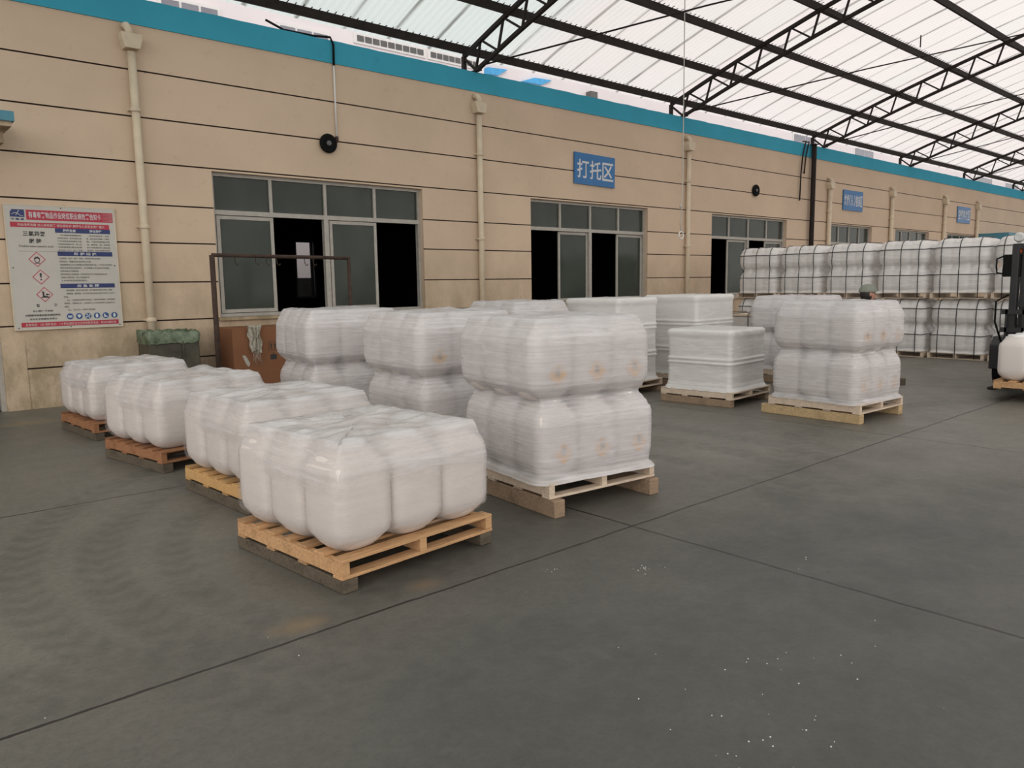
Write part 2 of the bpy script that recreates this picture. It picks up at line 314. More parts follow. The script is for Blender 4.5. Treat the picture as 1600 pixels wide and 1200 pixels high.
# ------------------------------------------------------------------ mesh helpers
class MB:
    def __init__(s): s.v = []; s.f = []; s.sm = []
    def add(s, vs, fs, smooth=False):
        o = len(s.v); s.v += [tuple(v) for v in vs]; s.f += [tuple(o+i for i in f) for f in fs]; s.sm += [smooth]*len(fs); return s
    def box(s, x0, x1, y0, y1, z0, z1, mtx=None):
        vs = [Vector(p) for p in ((x0, y0, z0), (x1, y0, z0), (x1, y1, z0), (x0, y1, z0), (x0, y0, z1), (x1, y0, z1), (x1, y1, z1), (x0, y1, z1))]
        if mtx: vs = [mtx @ v for v in vs]
        return s.add(vs, [(0, 3, 2, 1), (4, 5, 6, 7), (0, 1, 5, 4), (1, 2, 6, 5), (2, 3, 7, 6), (3, 0, 4, 7)])
    def bar(s, a, b, w, h=None, upv=(0, 0, 1)):
        a, b = Vector(a), Vector(b); d = (b-a).normalized(); u = Vector(upv)
        if abs(d.dot(u)) > .99: u = Vector((1, 0, 0))
        x = d.cross(u).normalized(); y = x.cross(d).normalized(); h = h or w; vs = []
        for p in (a, b):
            for i, j in ((-1, -1), (1, -1), (1, 1), (-1, 1)): vs.append(p + x*i*w/2 + y*j*h/2)
        return s.add(vs, [(0, 1, 2, 3), (7, 6, 5, 4), (0, 4, 5, 1), (1, 5, 6, 2), (2, 6, 7, 3), (3, 7, 4, 0)])
    def tube(s, pts, r, n=10, caps=True, radii=None):
        pts = [Vector(p) for p in pts]; vs = []; fs = []
        prev = None
        for i, p in enumerate(pts):
            d = (pts[min(i+1, len(pts)-1)] - pts[max(i-1, 0)]).normalized()
            if prev is None:
                u = Vector((0, 0, 1)) if abs(d.z) < .9 else Vector((1, 0, 0))
                x = d.cross(u).normalized()
            else: x = (prev - d*prev.dot(d)).normalized()
            prev = x; y = d.cross(x); rr = radii[i] if radii else r
            for k in range(n):
                a = 2*PI*k/n; vs.append(p + (x*math.cos(a) + y*math.sin(a))*rr)
        for i in range(len(pts)-1):
            for k in range(n):
                a, b_ = i*n+k, i*n+(k+1) % n; fs.append((a, b_, b_+n, a+n))
        s.add(vs, fs, True)
        if caps:
            o = len(s.v) - len(vs); s.f.append(tuple(o+k for k in range(n-1, -1, -1))); s.sm.append(False)
            s.f.append(tuple(o+len(vs)-n+k for k in range(n))); s.sm.append(False)
        return s
    def disc_lathe(s, prof, c, axis='y', n=28):
        # prof: list of (r, h) along axis
        vs = []; fs = []
        for (r, h) in prof:
            for k in range(n):
                a = 2*PI*k/n; q = (r*math.cos(a), r*math.sin(a))
                vs.append((c[0]+q[0], c[1]+h, c[2]+q[1]) if axis == 'y' else (c[0]+q[0], c[1]+q[1], c[2]+h) if axis == 'z' else (c[0]+h, c[1]+q[0], c[2]+q[1]))
        for i in range(len(prof)-1):
            for k in range(n): fs.append((i*n+k, i*n+(k+1) % n, (i+1)*n+(k+1) % n, (i+1)*n+k))
        s.add(vs, fs, True); o = len(s.v)-len(vs)
        s.f.append(tuple(o+k for k in range(n))); s.f.append(tuple(o+len(vs)-n+k for k in range(n))); s.sm += [False, False]
        return s
    def poly(s, pts, y0, y1):
        # polygon in XZ extruded in Y
        n = len(pts); vs = [(p[0], y0, p[1]) for p in pts] + [(p[0], y1, p[1]) for p in pts]
        fs = [tuple(range(n)), tuple(range(2*n-1, n-1, -1))] + [(i, i+n, (i+1) % n+n, (i+1) % n) for i in range(n)]
        return s.add(vs, fs)
    def build(s, name, mat, parent=None, bevel=0, recalc=True):
        me = D.meshes.new(name); me.from_pydata(s.v, [], s.f); me.update()
        me.polygons.foreach_set('use_smooth', s.sm)
        if recalc or bevel:
            bm = bmesh.new(); bm.from_mesh(me)
            if recalc: bmesh.ops.recalc_face_normals(bm, faces=bm.faces)
            if bevel: bmesh.ops.bevel(bm, geom=bm.edges[:], offset=bevel, segments=1, affect='EDGES', clamp_overlap=True)
            bm.to_mesh(me); bm.free()
        me.materials.append(MT[mat] if isinstance(mat, str) else mat)
        o = D.objects.new(name, me); COL.objects.link(o)
        if parent is not None: o.parent = parent
        return o
def tag(o, label=None, cat=None, group=None, kind=None):
    if label: o['label'] = label
    if cat: o['category'] = cat
    if group: o['group'] = group
    if kind: o['kind'] = kind
    return o
def thing(name, label, cat, loc=(0, 0, 0), rz=0, group=None):
    o = D.objects.new(name, None); COL.objects.link(o); o.empty_display_size = .2
    o.location = loc; o.rotation_euler = (0, 0, rz)
    return tag(o, label, cat, group)
def struct(o): o['kind'] = 'structure'; return o
def copy_tree(o, parent=None):
    c = o.copy(); COL.objects.link(c)
    if parent is not None: c.parent = parent
    for ch in list(o.children): copy_tree(ch, c)
    return c
def fit_text(name, s, x0, x1, z0, z1, y, mat, parent, thick=.0015, bold=.0, label=None):
    cu = D.curves.new('t', 'FONT'); cu.body = s; cu.size = 1; cu.extrude = 0; cu.offset = bold; cu.resolution_u = 3
    to = D.objects.new('t', cu); COL.objects.link(to)
    dg = bpy.context.evaluated_depsgraph_get(); dg.update()
    me = D.meshes.new_from_object(to.evaluated_get(dg)); D.objects.remove(to); D.curves.remove(cu)
    xs = [v.co.x for v in me.vertices]; ys = [v.co.y for v in me.vertices]
    if not xs: return None
    a, b_, c, d = min(xs), max(xs), min(ys), max(ys)
    for v in me.vertices:
        v.co = Vector((x0+(v.co.x-a)/(b_-a)*(x1-x0), y-thick, z0+(v.co.y-c)/max(1e-6, d-c)*(z1-z0)))
    me.name = name; me.materials.clear(); me.materials.append(MT[mat])
    o = D.objects.new(name, me); COL.objects.link(o); o.parent = parent
    if label: o['label'] = label
    return o
def zc(Y):
    d = 12.95-Y; return 6.3 + .368*d - .0101*d*d

WY = 12.59
# ------------------------------------------------------------------ floor
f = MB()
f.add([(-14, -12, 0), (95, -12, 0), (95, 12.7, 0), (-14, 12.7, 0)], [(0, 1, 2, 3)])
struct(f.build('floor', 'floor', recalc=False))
g = MB(); g.box(-60, 160, -60, 60, -.30, -.02)
go = g.build('trim_1', simple('outer_ground', (.16, .15, .14), .9), None); struct(go)

# ------------------------------------------------------------------ wall with grooves and window openings
WINS = [(4.80, 8.88), (11.76, 15.83), (18.65, 22.72), (25.60, 28.76), (30.80, 34.07), (36.07, 39.60)]
WZ0, WZ1 = 1.19, 3.52
DOOR = (-1.6, 1.75, 0, 3.3)
GZ = [.575, 1.18, 1.77, 2.37, 2.94, 3.56, 4.22, 4.89]
WX0, WX1 = -6, 78
xs = {WX0, WX1, 2.03}
for a, b_ in WINS: xs |= {a, b_}
xs |= {DOOR[0], DOOR[1]}
xs = sorted(xs)
zs = {0, 5.54, WZ0, WZ1, DOOR[3]}
GH = .011
for z in GZ: zs |= {z-GH, z+GH}
zs = sorted(zs)
def cell(x, z):
    for a, b_ in WINS:
        if a < x < b_ and WZ0 < z < WZ1: return None
    if DOOR[0] < x < DOOR[1] and z < DOOR[3]: return None
    for gz in GZ:
        if abs(z-gz) < GH:
            if gz < .6 and x < 2.03: return 0
            return 1
    return 0
wall = MB(); gr = MB()
DEP = .22
nx, nz = len(xs)-1, len(zs)-1
st = [[cell((xs[i]+xs[i+1])/2, (zs[j]+zs[j+1])/2) for j in range(nz)] for i in range(nx)]
dep = {0: 0.0, 1: .018, None: DEP}
for i in range(nx):
    for j in range(nz):
        s_ = st[i][j]; x0, x1, z0, z1 = xs[i], xs[i+1], zs[j], zs[j+1]
        if s_ is not None:
            y = WY+dep[s_]
            (gr if s_ else wall).add([(x0, y, z0), (x1, y, z0), (x1, y, z1), (x0, y, z1)], [(0, 1, 2, 3)])
            wall.add([(x0, WY+DEP, z0), (x1, WY+DEP, z0), (x1, WY+DEP, z1), (x0, WY+DEP, z1)], [(3, 2, 1, 0)])
        if i+1 < nx and st[i+1][j] != s_:
            y0, y1 = WY+dep[s_], WY+dep[st[i+1][j]]
            wall.add([(x1, y0, z0), (x1, y1, z0), (x1, y1, z1), (x1, y0, z1)], [(0, 1, 2, 3)])
        if j+1 < nz and st[i][j+1] != s_:
            y0, y1 = WY+dep[s_], WY+dep[st[i][j+1]]
            (gr if (s_ == 1 or st[i][j+1] == 1) else wall).add([(x0, y0, z1), (x1, y0, z1), (x1, y1, z1), (x0, y1, z1)], [(0, 1, 2, 3)])
wo = wall.build('wall_back', 'wall', recalc=False); struct(wo)
go = gr.build('groove', 'groove', wo, recalc=False)
# blue parapet band, ragged top edge
b = MB(); n = 420; vs = []; fs = []
for i in range(n+1):
    x = WX0+(WX1-WX0)*i/n; zt = 5.915+.012*noise.noise(Vector((x*2.3, 0, 0)))+.03*(x/40)
    y = WY-.02
    vs += [(x, y, 5.54), (x, y, zt), (x, WY+.24, zt), (x, WY+.24, 5.54)]
for i in range(n):
    a = i*4; fs += [(a, a+4, a+5, a+1), (a+1, a+5, a+6, a+2), (a+2, a+6, a+7, a+3), (a+3, a+7, a+4, a)]
b.add(vs, fs); b.add([vs[k] for k in (0, 1, 2, 3)], [(0, 1, 2, 3)])
struct(b.build('trim_2', 'band'))
# building behind the wall: dark rooms, flat roof, back wall with openings
BY = 21.0
sh = MB()
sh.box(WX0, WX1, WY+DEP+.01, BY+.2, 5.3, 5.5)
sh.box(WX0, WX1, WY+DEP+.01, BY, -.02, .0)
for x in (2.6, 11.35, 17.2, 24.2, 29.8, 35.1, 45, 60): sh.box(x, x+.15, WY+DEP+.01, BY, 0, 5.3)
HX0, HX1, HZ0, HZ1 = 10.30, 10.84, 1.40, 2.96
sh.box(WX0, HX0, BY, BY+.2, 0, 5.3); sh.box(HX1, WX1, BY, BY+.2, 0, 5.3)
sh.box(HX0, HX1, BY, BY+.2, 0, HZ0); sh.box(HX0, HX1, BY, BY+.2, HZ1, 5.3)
struct(sh.build('wall_inner', 'unlit_room'))
fr = MB()
for a in ((HX0-.05, HX0), (HX1, HX1+.05)): fr.box(a[0], a[1], BY-.04, BY, HZ0-.05, HZ1+.05)
fr.box(HX0, HX1, BY-.04, BY, HZ0-.05, HZ0); fr.box(HX0, HX1, BY-.04, BY, HZ1, HZ1+.05); fr.box(HX1+.28, HX1+.30, BY-.04, BY, HZ0-.1, HZ1+.1)
struct(fr.build('window_9', 'grey'))
lw = MB(); lw.box(5, 20, 22.6, 22.8, 0, 1.95); struct(lw.build('wall_yard', 'grey'))
# parapet / flat roof surface behind the band
rp = MB(); rp.box(WX0, WX1, WY+.24, BY+.2, 5.5, 5.56); struct(rp.build('trim_3', 'building'))

# ------------------------------------------------------------------ front windows
def window(i, x0, x1, pattern, big=True):
    root = thing('window_%d' % i, None, None, (x0, WY+.10, WZ0)); struct(root)
    W_, H_ = x1-x0, WZ1-WZ0
    t = .055
    f = MB()
    f.box(0, W_, 0, .09, H_-t, H_); f.box(0, W_, 0, .09, 0, t)
    f.box(0, t, 0, .09, t, H_-t); f.box(W_-t, W_, 0, .09, t, H_-t)
    zt = H_-.62
    f.box(t, W_-t, 0, .09, zt-t/2-.02, zt+t/2)
    for k in (1, 2, 3): f.box(W_*k/4-t/2, W_*k/4+t/2, .005, .085, zt+t/2, H_-t)
    f.box(W_/2-.045, W_/2+.045, .0, .088, t, zt-t/2-.02)
    f.build('window_frame', 'alu', root)
    for k in range(4):
        g = MB(); a, b_ = W_*k/4+t/2, W_*(k+1)/4-t/2
        g.box(max(a, t), min(b_, W_-t), .04, .046, zt+t/2, H_-t); g.build('pane', 'glass', root)
    for k, p in enumerate(pattern):
        if not p: continue
        a, b_ = W_*k/4, W_*(k+1)/4
        if k == 0: a += t+.02
        if k == 2: a += .07
        if k == 1: b_ -= .05
        if k == 3: b_ -= t
        if k in (0, 2): b_ += .03
        if k in (1, 3): a -= .02
        z0, z1 = t+.01, zt-t/2-.03; y = .02 if k in (0, 2) else .05; s = .058
        f = MB(); f.box(a, b_, y, y+.03, z0, z0+s); f.box(a, b_, y, y+.03, z1-s, z1)
        f.box(a, a+s, y, y+.03, z0+s, z1-s); f.box(b_-s, b_, y, y+.03, z0+s, z1-s)
        so = f.build('sash', 'alu', root)
        g = MB(); g.box(a+s, b_-s, y+.012, y+.018, z0+s, z1-s); g.build('pane', 'glass', so)
    s = MB(); s.box(-.03, W_+.03, -.16, .09, -.05, 0); s.build('sill', 'wall', root)
    return root
window(1, *WINS[0], (1, 0, 1, 0)); window(2, *WINS[1], (0, 1, 0, 1)); window(3, *WINS[2], (0, 1, 0, 1))
for k in (3, 4, 5): window(k+1, *WINS[k], (1, 1, 1, 1))
# something lying on the sill inside the first window
# left door opening frame
d = MB(); d.box(DOOR[0], DOOR[0]+.06, WY+.05, WY+.2, 0, 3.3); d.box(1.69, 1.75, WY+.05, WY+.2, 0, 3.3); d.box(DOOR[0]+.06, 1.69, WY+.05, WY+.2, 3.24, 3.3)
struct(d.build('door_1', 'alu'))
pl = MB(); pl.box(1.75, 2.03, WY-.012, WY+.005, 0, .95); struct(pl.build('trim_4', 'wall'))
dk = MB(); dk.box(DOOR[0]-.3, 1.9, WY+.6, WY+.7, 0, 3.6); struct(dk.build('wall_vestibule', 'unlit_room'))

# ------------------------------------------------------------------ drain pipes
PDESC = ['cream drainpipe between the safety board and the first big window', 'cream drainpipe left of the three-character blue sign', 'cream drainpipe behind the hanging ring rope',
         'drainpipe just right of the dark steel post', 'drainpipe right of the square seven-character sign', 'drainpipe left of the farthest blue sign', 'farthest drainpipe, right of the farthest blue sign']
for i, (px, zt) in enumerate(((3.70, 5.17), (10.27, 5.12), (17.42, 5.10), (25.30, 4.66), (30.2, 4.70), (35.45, 4.72), (39.35, 4.72))):
    p = thing('drainpipe', PDESC[i], 'drainpipe', (px, WY-.09, 0), 0, 'drainpipes down the cream wall')
    m = MB(); m.tube([(0, 0, .12), (0, 0, zt-.05)], .058 if i < 3 else .07, 14); m.build('pipe', 'pipe', p)
    for z in ((4.3, 2.6, 1.2) if i < 3 else (3.9, 2.3)):
        c = MB(); c.disc_lathe([(.069, -.03), (.072, -.02), (.072, .02), (.069, .03)], (0, 0, z), 'z', 16); c.box(-.09, .09, .03, .09, z-.012, z+.012); c.build('pipe_collar', 'pipe', p)
    h = MB(); vs = []
    for (w_, z) in ((.10, -.02), (.14, .10), (.145, .19)): vs += [(-w_, -.10, zt+z), (w_, -.10, zt+z), (w_, .088, zt+z), (-w_, .088, zt+z)]
    h.add(vs, [(3, 2, 1, 0), (0, 1, 5, 4), (1, 2, 6, 5), (2, 3, 7, 6), (3, 0, 4, 7), (4, 5, 9, 8), (5, 6, 10, 9), (6, 7, 11, 10), (7, 4, 8, 11)])
    h.build('rain_hopper', 'pipe', p, bevel=.006)
    e = MB(); e.tube([(-.05, .10, zt+.32), (-.05, -.02, zt+.30), (-.03, -.05, zt+.24), (-.02, -.04, zt+.12)], .055, 12); e.build('outlet_elbow', 'pipe', p)

# ------------------------------------------------------------------ round horns, conduit, signs
def horn(x, z, r, label):
    t = thing('horn_speaker', label, 'speaker', (x, WY, z), 0)
    m = MB(); m.disc_lathe([(r*.5, 0), (r*.98, -.03), (r, -.06), (r*.96, -.075), (r*.6, -.05)], (0, 0, 0), 'y', 32); m.build('horn_bell', 'black', t)
    m = MB(); m.disc_lathe([(r*.28, -.05), (r*.28, -.085), (r*.2, -.095)], (0, 0, 0), 'y', 20); m.build('hub', 'grey', t)
    m = MB()
    for rr in (.45, .62, .8): m.tube([(r*rr*math.cos(a*PI/12), -.078, r*rr*math.sin(a*PI/12)) for a in range(25)], .003, 6, False)
    m.build('grille', 'black', t)
    return t
horn(6.87, 4.16, .165, 'large round black horn on the wall over the first window')
horn(20.8, 4.29, .17, 'small round black horn on the wall between blue signs')
c = thing('conduit', 'white conduit running down from the blue parapet to the black horn', 'conduit', (7.03, WY, 0))
m = MB(); m.tube([(.02, -.03, 4.27), (.02, -.03, 5.55)], .016, 8); m.build('white_tube', 'white', c)
m = MB(); m.tube([(.02, -.035, 5.5), (.02, -.05, 5.85), (-.02, -.02, 5.97), (-.25, .15, 5.99), (-.7, .35, 6.05), (-.95, .5, 6.2)], .02, 8); m.build('cable', 'black', c)
m = MB(); m.box(.0, .045, -.05, 0, 4.20, 4.30); m.build('switch_box', 'rust', c)

def sign(name, label, x0, x1, z0, z1, text, tx, tz, bold, tilt=0):
    s = thing(name, label, 'sign', (x0, WY-.03, z0), 0); s.rotation_euler = (0, R(tilt), 0)
    m = MB(); m.box(0, x1-x0, -.012, .012, 0, z1-z0); m.build('sign_plate', 'sign_blue', s)
    for bx_ in (.1, x1-x0-.14):
        m = MB(); m.box(bx_, bx_+.04, .012, .03, .1, z1-z0-.1); m.build('bracket', 'steel', s)
    n = len(text); Wd = tx[1]-tx[0]; cw = Wd/n
    for i, ch in enumerate(text):
        if ch == ' ': continue
        k = .18 if ch in '（）' else .04
        fit_text('character', ch, tx[0]+i*cw+cw*k, tx[0]+(i+1)*cw-cw*k, tz[0], tz[1], -.013, 'sign_white', s, .002, bold)
sign('area_sign', 'blue sign with three white characters above the second window', 13.10, 14.50, 3.94, 4.645, '打托区', (.07, 1.36), (.14, .56), .014, 1)
sign('area_sign', 'square-looking blue sign crowded with white characters, right of the steel post', 26.36, 27.84, 4.02, 4.70, '烘桶（瓶）整装区', (.06, 1.44), (.16, .53), .02)
sign('area_sign', 'farthest and smallest blue sign with five white characters', 37.02, 38.54, 4.03, 4.72, '空桶存放区', (.08, 1.46), (.15, .56), .02)

# safety notice board
bd = thing('safety_board', 'large white hazard notice board with red and navy headings on wall', 'sign', (1.93, WY-.035, 1.13))
BW, BH = 1.37, 1.71
def bx(u): return u*BW
m = MB(); m.box(0, BW, 0, .02, 0, BH); m.build('board_panel', 'panel', bd)
m = MB()
for a in ((-.012, BW+.012, BH, BH+.012), (-.012, BW+.012, -.012, 0)): m.box(a[0], a[1], -.004, .024, a[2], a[3])
for a in ((-.012, 0), (BW, BW+.012)): m.box(a[0], a[1], -.004, .024, 0, BH)
m.build('board_frame', 'pipe', bd)
def rect(name, u0, u1, v0, v1, mat, pts=None):
    mm = MB(); mm.box(u0*BW, u1*BW, -.003, 0, (1-v1)*BH, (1-v0)*BH); return mm.build(name, mat, bd)
def btext(s, u0, u1, v0, v1, mat, bold=0, name='lettering'):
    return fit_text(name, s, u0*BW, u1*BW, (1-v1)*BH, (1-v0)*BH, -.004, mat, bd, .001, bold)
# logo
m = MB(); m.poly([(.045*BW, .905*BH), (.17*BW, .905*BH), (.17*BW, .965*BH), (.065*BW, .965*BH), (.048*BW, .945*BH)], -.003, 0); lo = m.build('logo', 'navy', bd)
m = MB()
m.tube([(BW*(.06+.10*t/12), -.0045, BH*(.925+.012*math.sin(t/12*PI*1.6))) for t in range(13)], .004, 5)
m.tube([(BW*.095, -.0045, BH*.918), (BW*.125, -.0045, BH*.958)], .004, 5); m.build('logo_swoosh', 'sign_white', lo)
btext('中 能 星', .05, .165, .103, .12, 'navy', .02)
rect('heading_strip', .185, .985, .035, .115, 'red'); btext('有毒有害物品作业岗位职业病危害告知卡', .205, .87, .048, .10, 'sign_white', .012)
m = MB()
for i in range(9):
    for j in range(6):
        s_ = .0045+.0012*i*.4; m.box(BW*(.885+.011*i)-s_/2, BW*(.885+.011*i)+s_/2, -.0045, -.003, BH*(.895+.0115*j)-s_/2, BH*(.895+.0115*j)+s_/2)
m.build('dot_fade', 'panel', bd)
rect('heading_strip', .04, .945, .135, .175, 'red'); btext('作业场所有毒 对人体有损害 请注意防护 健康与人身安全责任重大', .10, .90, .144, .166, 'pink', .015)
rect('heading_strip', .43, .95, .175, .212, 'navy'); btext('健康危害', .50, .62, .181, .206, 'sign_white', .02); btext('理化特性', .75, .87, .181, .206, 'sign_white', .02)
btext('三氯异氰', .14, .34, .205, .245, 'ink', .012); btext('脲 酸', .19, .30, .265, .302, 'ink', .012)
btext('Trichloroisocyanuric acid', .095, .40, .318, .338, 'ink', .005)
for v, k in ((.365, 'a'),):
    rect('divider', .09, .44, v, v+.002, 'grey')
L1 = ['粉尘能强烈刺激眼睛皮肤', '和呼吸系统。受热或遇水能', '产生含氯或其他毒性气体', '可致眼和皮肤灼伤，吸入后', '引起咽喉刺激及咳嗽', '侵入途径：吸入、食入、经皮', '吸收。']
L2 = ['白色结晶粉末，有氯', '臭。遇水放出次氯酸，不稳定', '酸。与易燃物接触可燃', '烧。遇铵盐、氨、尿素等', '能产生易爆炸的三氯化氮', '熔点高，受热分解放出有毒', '烟气。']
for i, (a, b_) in enumerate(zip(L1, L2)):
    v = .225+i*.0245
    for s_, u0, wd in ((a, .445, .235), (b_, .715, .235)):
        ind = .03 if i == 0 else 0; full = .95 if i < 6 else .25
        btext(s_, u0+ind, u0+wd*full, v, v+.013, 'ink')
rect('heading_strip', .435, .955, .365, .402, 'navy'); btext('防 护 措 施', .59, .80, .371, .396, 'sign_white', .02)
L3 = [('工程控制：密闭、通风、加强、个体防护等综合措施。', .78), ('呼吸防护：佩戴自吸过滤式防尘口罩。', .60), ('可能接触其粉尘时必须佩戴防护眼镜和橡胶手套，工作完毕 淋浴更衣', 1.0), ('紧急事态抢救或撤离时，应该佩戴正压自给式呼吸器。', .95), ('定期检查工作服和鞋。', .35), ('操作现场禁止吸烟进食，保持良好的卫生习惯注意清洁卫生。', .9), ('远离火种热源，防止容器损坏。', .55), ('工作完毕后彻底清洗。', .50)]
for i, (s_, wd) in enumerate(L3):
    v = .415+i*.0262; btext(s_, .445, .445+.50*wd, v, v+.014, 'ink')
rect('heading_strip', .435, .955, .632, .668, 'navy'); btext('应 急 处 理', .59, .80, .638, .662, 'sign_white', .02)
L4 = [('皮肤接触：脱去污染衣着，用大量流动清水冲洗，就医。', .03, .97), ('眼睛接触：提起眼睑，用流动清水或生理盐水彻底冲洗至少十五分钟', .03, 1.0), ('就医。', 0, .1), ('吸入：迅速脱离现场至空气新鲜处，保持呼吸道通畅，如呼吸困难', .03, 1.0), ('给输氧。呼吸停止时，立即进行人工呼吸和胸外心脏按压术。', 0, 1.0), ('就医。', 0, .1), ('食入：漱口饮水，就医并注意保暖。', .03, .6)]
for i, (s_, a, wd) in enumerate(L4):
    v = .68+i*.0272; btext(s_, .455+a, .455+.49*wd, v, v+.014, 'ink')
rect('heading_strip', .055, .965, .945, .982, 'red'); btext('急救电话：120 消防电话：119 职业病防治卫生机构联系电话：职业健康热线', .09, .94, .953, .975, 'pink', .01)
btext('警', .20, .235, .795, .818, 'ink', .02); btext('示', .36, .39, .795, .818, 'ink')
btext('当心腐蚀 不燃烧', .165, .345, .845, .86, 'ink', .01); btext('对眼睛呼吸道皮肤有强刺激性', .095, .41, .878, .896, 'ink', .015); btext('对水生生物毒性非常大', .13, .38, .91, .926, 'ink', .01)
def pict(cu_, cv_, kind):
    x, z = cu_*BW, (1-cv_)*BH; a, hgt = .105, .105
    m = MB(); m.poly([(x-a, z), (x, z-hgt), (x+a, z), (x, z+hgt)], -.003, 0); d_ = m.build('hazard_diamond', 'red', bd)
    a2, h2 = a-.013, hgt-.013; m = MB(); m.poly([(x-a2, z), (x, z-h2), (x+a2, z), (x, z+h2)], -.0045, -.003); m.build('diamond_ground', 'pink', d_)
    m = MB(); y0, y1 = -.006, -.0045
    if kind == 'flame':
        m.poly([(x+.036*math.cos(t*PI/10), z-.012+.036*math.sin(t*PI/10)) for t in range(20)], y0, y1)
        m.poly([(x-.034, z), (x-.036, z+.028), (x-.022, z+.016), (x-.018, z+.042), (x-.004, z+.024), (x+.002, z+.052), (x+.014, z+.026), (x+.024, z+.036), (x+.024, z+.016), (x+.036, z+.022), (x+.034, z)], y0, y1)
        m.box(x-.03, x+.03, y0, y1, z-.058, z-.050)
        o = m.build('pictogram', 'ink', d_)
        m = MB(); m.poly([(x+.026*math.cos(t*PI/10), z-.012+.026*math.sin(t*PI/10)) for t in range(20)], y0-.001, y0); m.build('pictogram', 'pink', d_)
    elif kind == 'mark':
        m.poly([(x-.014, z+.045), (x-.006, z-.012), (x+.006, z-.012), (x+.014, z+.045), (x+.008, z+.055), (x-.008, z+.055)], y0, y1)
        m.poly([(x+.011*math.cos(t*PI/6), z-.036+.011*math.sin(t*PI/6)) for t in range(12)], y0, y1); m.build('pictogram', 'ink', d_)
    else:
        m.poly([(x-.040, z+.05), (x-.026, z+.03), (x-.020, z+.055), (x-.010, z+.03), (x+.004, z+.042), (x-.006, z+.015), (x-.004, z-.018), (x+.03, z-.02), (x+.055, z-.035), (x+.055, z-.045), (x-.045, z-.045), (x-.045, z-.036), (x-.026, z-.03), (x-.026, z+.01)], y0, y1)
        m.poly([(x+.005, z-.002), (x+.028, z+.014), (x+.05, z+.004), (x+.062, z+.012), (x+.06, z-.012), (x+.048, z-.006), (x+.025, z-.014)], y0, y1); m.build('pictogram', 'ink', d_)
pict(.245, .432, 'flame'); pict(.265, .575, 'mark'); pict(.285, .718, 'env')
for i in range(6):
    x, z = BW*(.50+.0855*i), BH*(1-.905); r = .043
    m = MB(); m.poly([(x+r*math.cos(t*PI/12), z+r*math.sin(t*PI/12)) for t in range(24)], -.003, 0); d_ = m.build('mandatory_disc', 'dot_blue', bd)
    m = MB(); y0, y1 = -.005, -.003
    if i == 0: m.box(x-.028, x+.028, y0, y1, z-.004, z+.012); m.box(x-.026, x+.026, y0, y1, z-.018, z-.009)
    elif i == 1: m.poly([(x-.026, z+.016), (x-.014, z-.012), (x, z-.026), (x+.014, z-.012), (x+.026, z+.016), (x, z+.026)], y0, y1)
    elif i == 2:
        for k in range(4):
            a = k*PI/2+.6; m.poly([(x, z), (x+.036*math.cos(a-.32), z+.036*math.sin(a-.32)), (x+.036*math.cos(a+.32), z+.036*math.sin(a+.32))], y0, y1)
    elif i == 3: m.poly([(x-.014, z-.03), (x+.012, z-.03), (x+.016, z), (x+.010, z+.028), (x-.010, z+.028), (x-.022, z+.008)], y0, y1)
    elif i == 4: m.poly([(x-.024, z+.022), (x-.006, z+.022), (x-.004, z-.002), (x+.026, z-.012), (x+.026, z-.022), (x-.022, z-.022)], y0, y1)
    else: m.poly([(x-.018, z), (x-.010, z+.026), (x, z+.032), (x+.010, z+.026), (x+.018, z), (x+.008, z-.028), (x-.008, z-.028)], y0, y1)
    m.build('pictogram', 'sign_white', d_)
for (u, v) in ((.03, .50), (.97, .48), (.975, .99), (.5, .99), (.03, .99), (.5, .012)):
    m = MB(); m.disc_lathe([(.008, -.006), (.008, 0)], (u*BW, 0, (1-v)*BH), 'y', 10); m.build('screw', 'steel', bd)

# ------------------------------------------------------------------ canopies over doors
def canopy(label, x0, x1, y0, z0, z1):
    c = thing('door_canopy', label, 'canopy', (x0, WY, z0))
    m = MB(); m.box(0, x1-x0, y0-WY, -.02, .06, z1-z0); m.build('canopy_slab', 'canopy', c)
    m = MB(); m.box(.03, x1-x0-.03, y0-WY+.04, -.02, 0, .06); m.build('soffit', 'wall', c)
    for k in (0.06, (x1-x0)/2, x1-x0-.12):
        m = MB(); m.box(k, k+.06, -.5, 0, -.14, 0); m.build('bracket', 'wall', c)
canopy('blue-edged door canopy cut off at the left picture edge', -1.9, 1.99, 11.6, 3.72, 3.90)
canopy('wide blue canopy on the far wall beyond the strapped stacks', 39.6, 47.0, 11.3, 3.28, 3.62)

# ------------------------------------------------------------------ dark post with loose cables
p = thing('steel_post', 'dark brown steel post standing in front of the cream wall', 'post', (24.05, 12.46, 0))
m = MB(); m.tube([(0, 0, .02), (0, 0, 5.92)], .075, 16); m.build('post_shaft', 'steel', p)
m = MB(); m.box(-.14, .14, -.14, .09, 0, .02); m.build('base_plate', 'steel', p)
m = MB(); m.box(-.1, .1, -.1, .1, 5.92, 5.94); m.build('cap_plate', 'steel', p)
for i, (dx, zb, lb) in enumerate(((-.62, 4.15, 'longer thin dark cable dangling from parapet left of the steel post'), (-.42, 5.05, 'short dark cable dangling from parapet close to the steel post'))):
    m = MB(); m.tube([(24.0+dx+.35, WY+.1, 6.02), (24.0+dx+.25, WY-.06, 6.0), (24.0+dx+.05, WY-.07, 5.5), (24.0+dx, WY-.06, 5.0), (24.0+dx-.03, WY-.06, zb)], .022, 6)
    tag(m.build('hanging_cable', 'steel'), lb, 'cable')

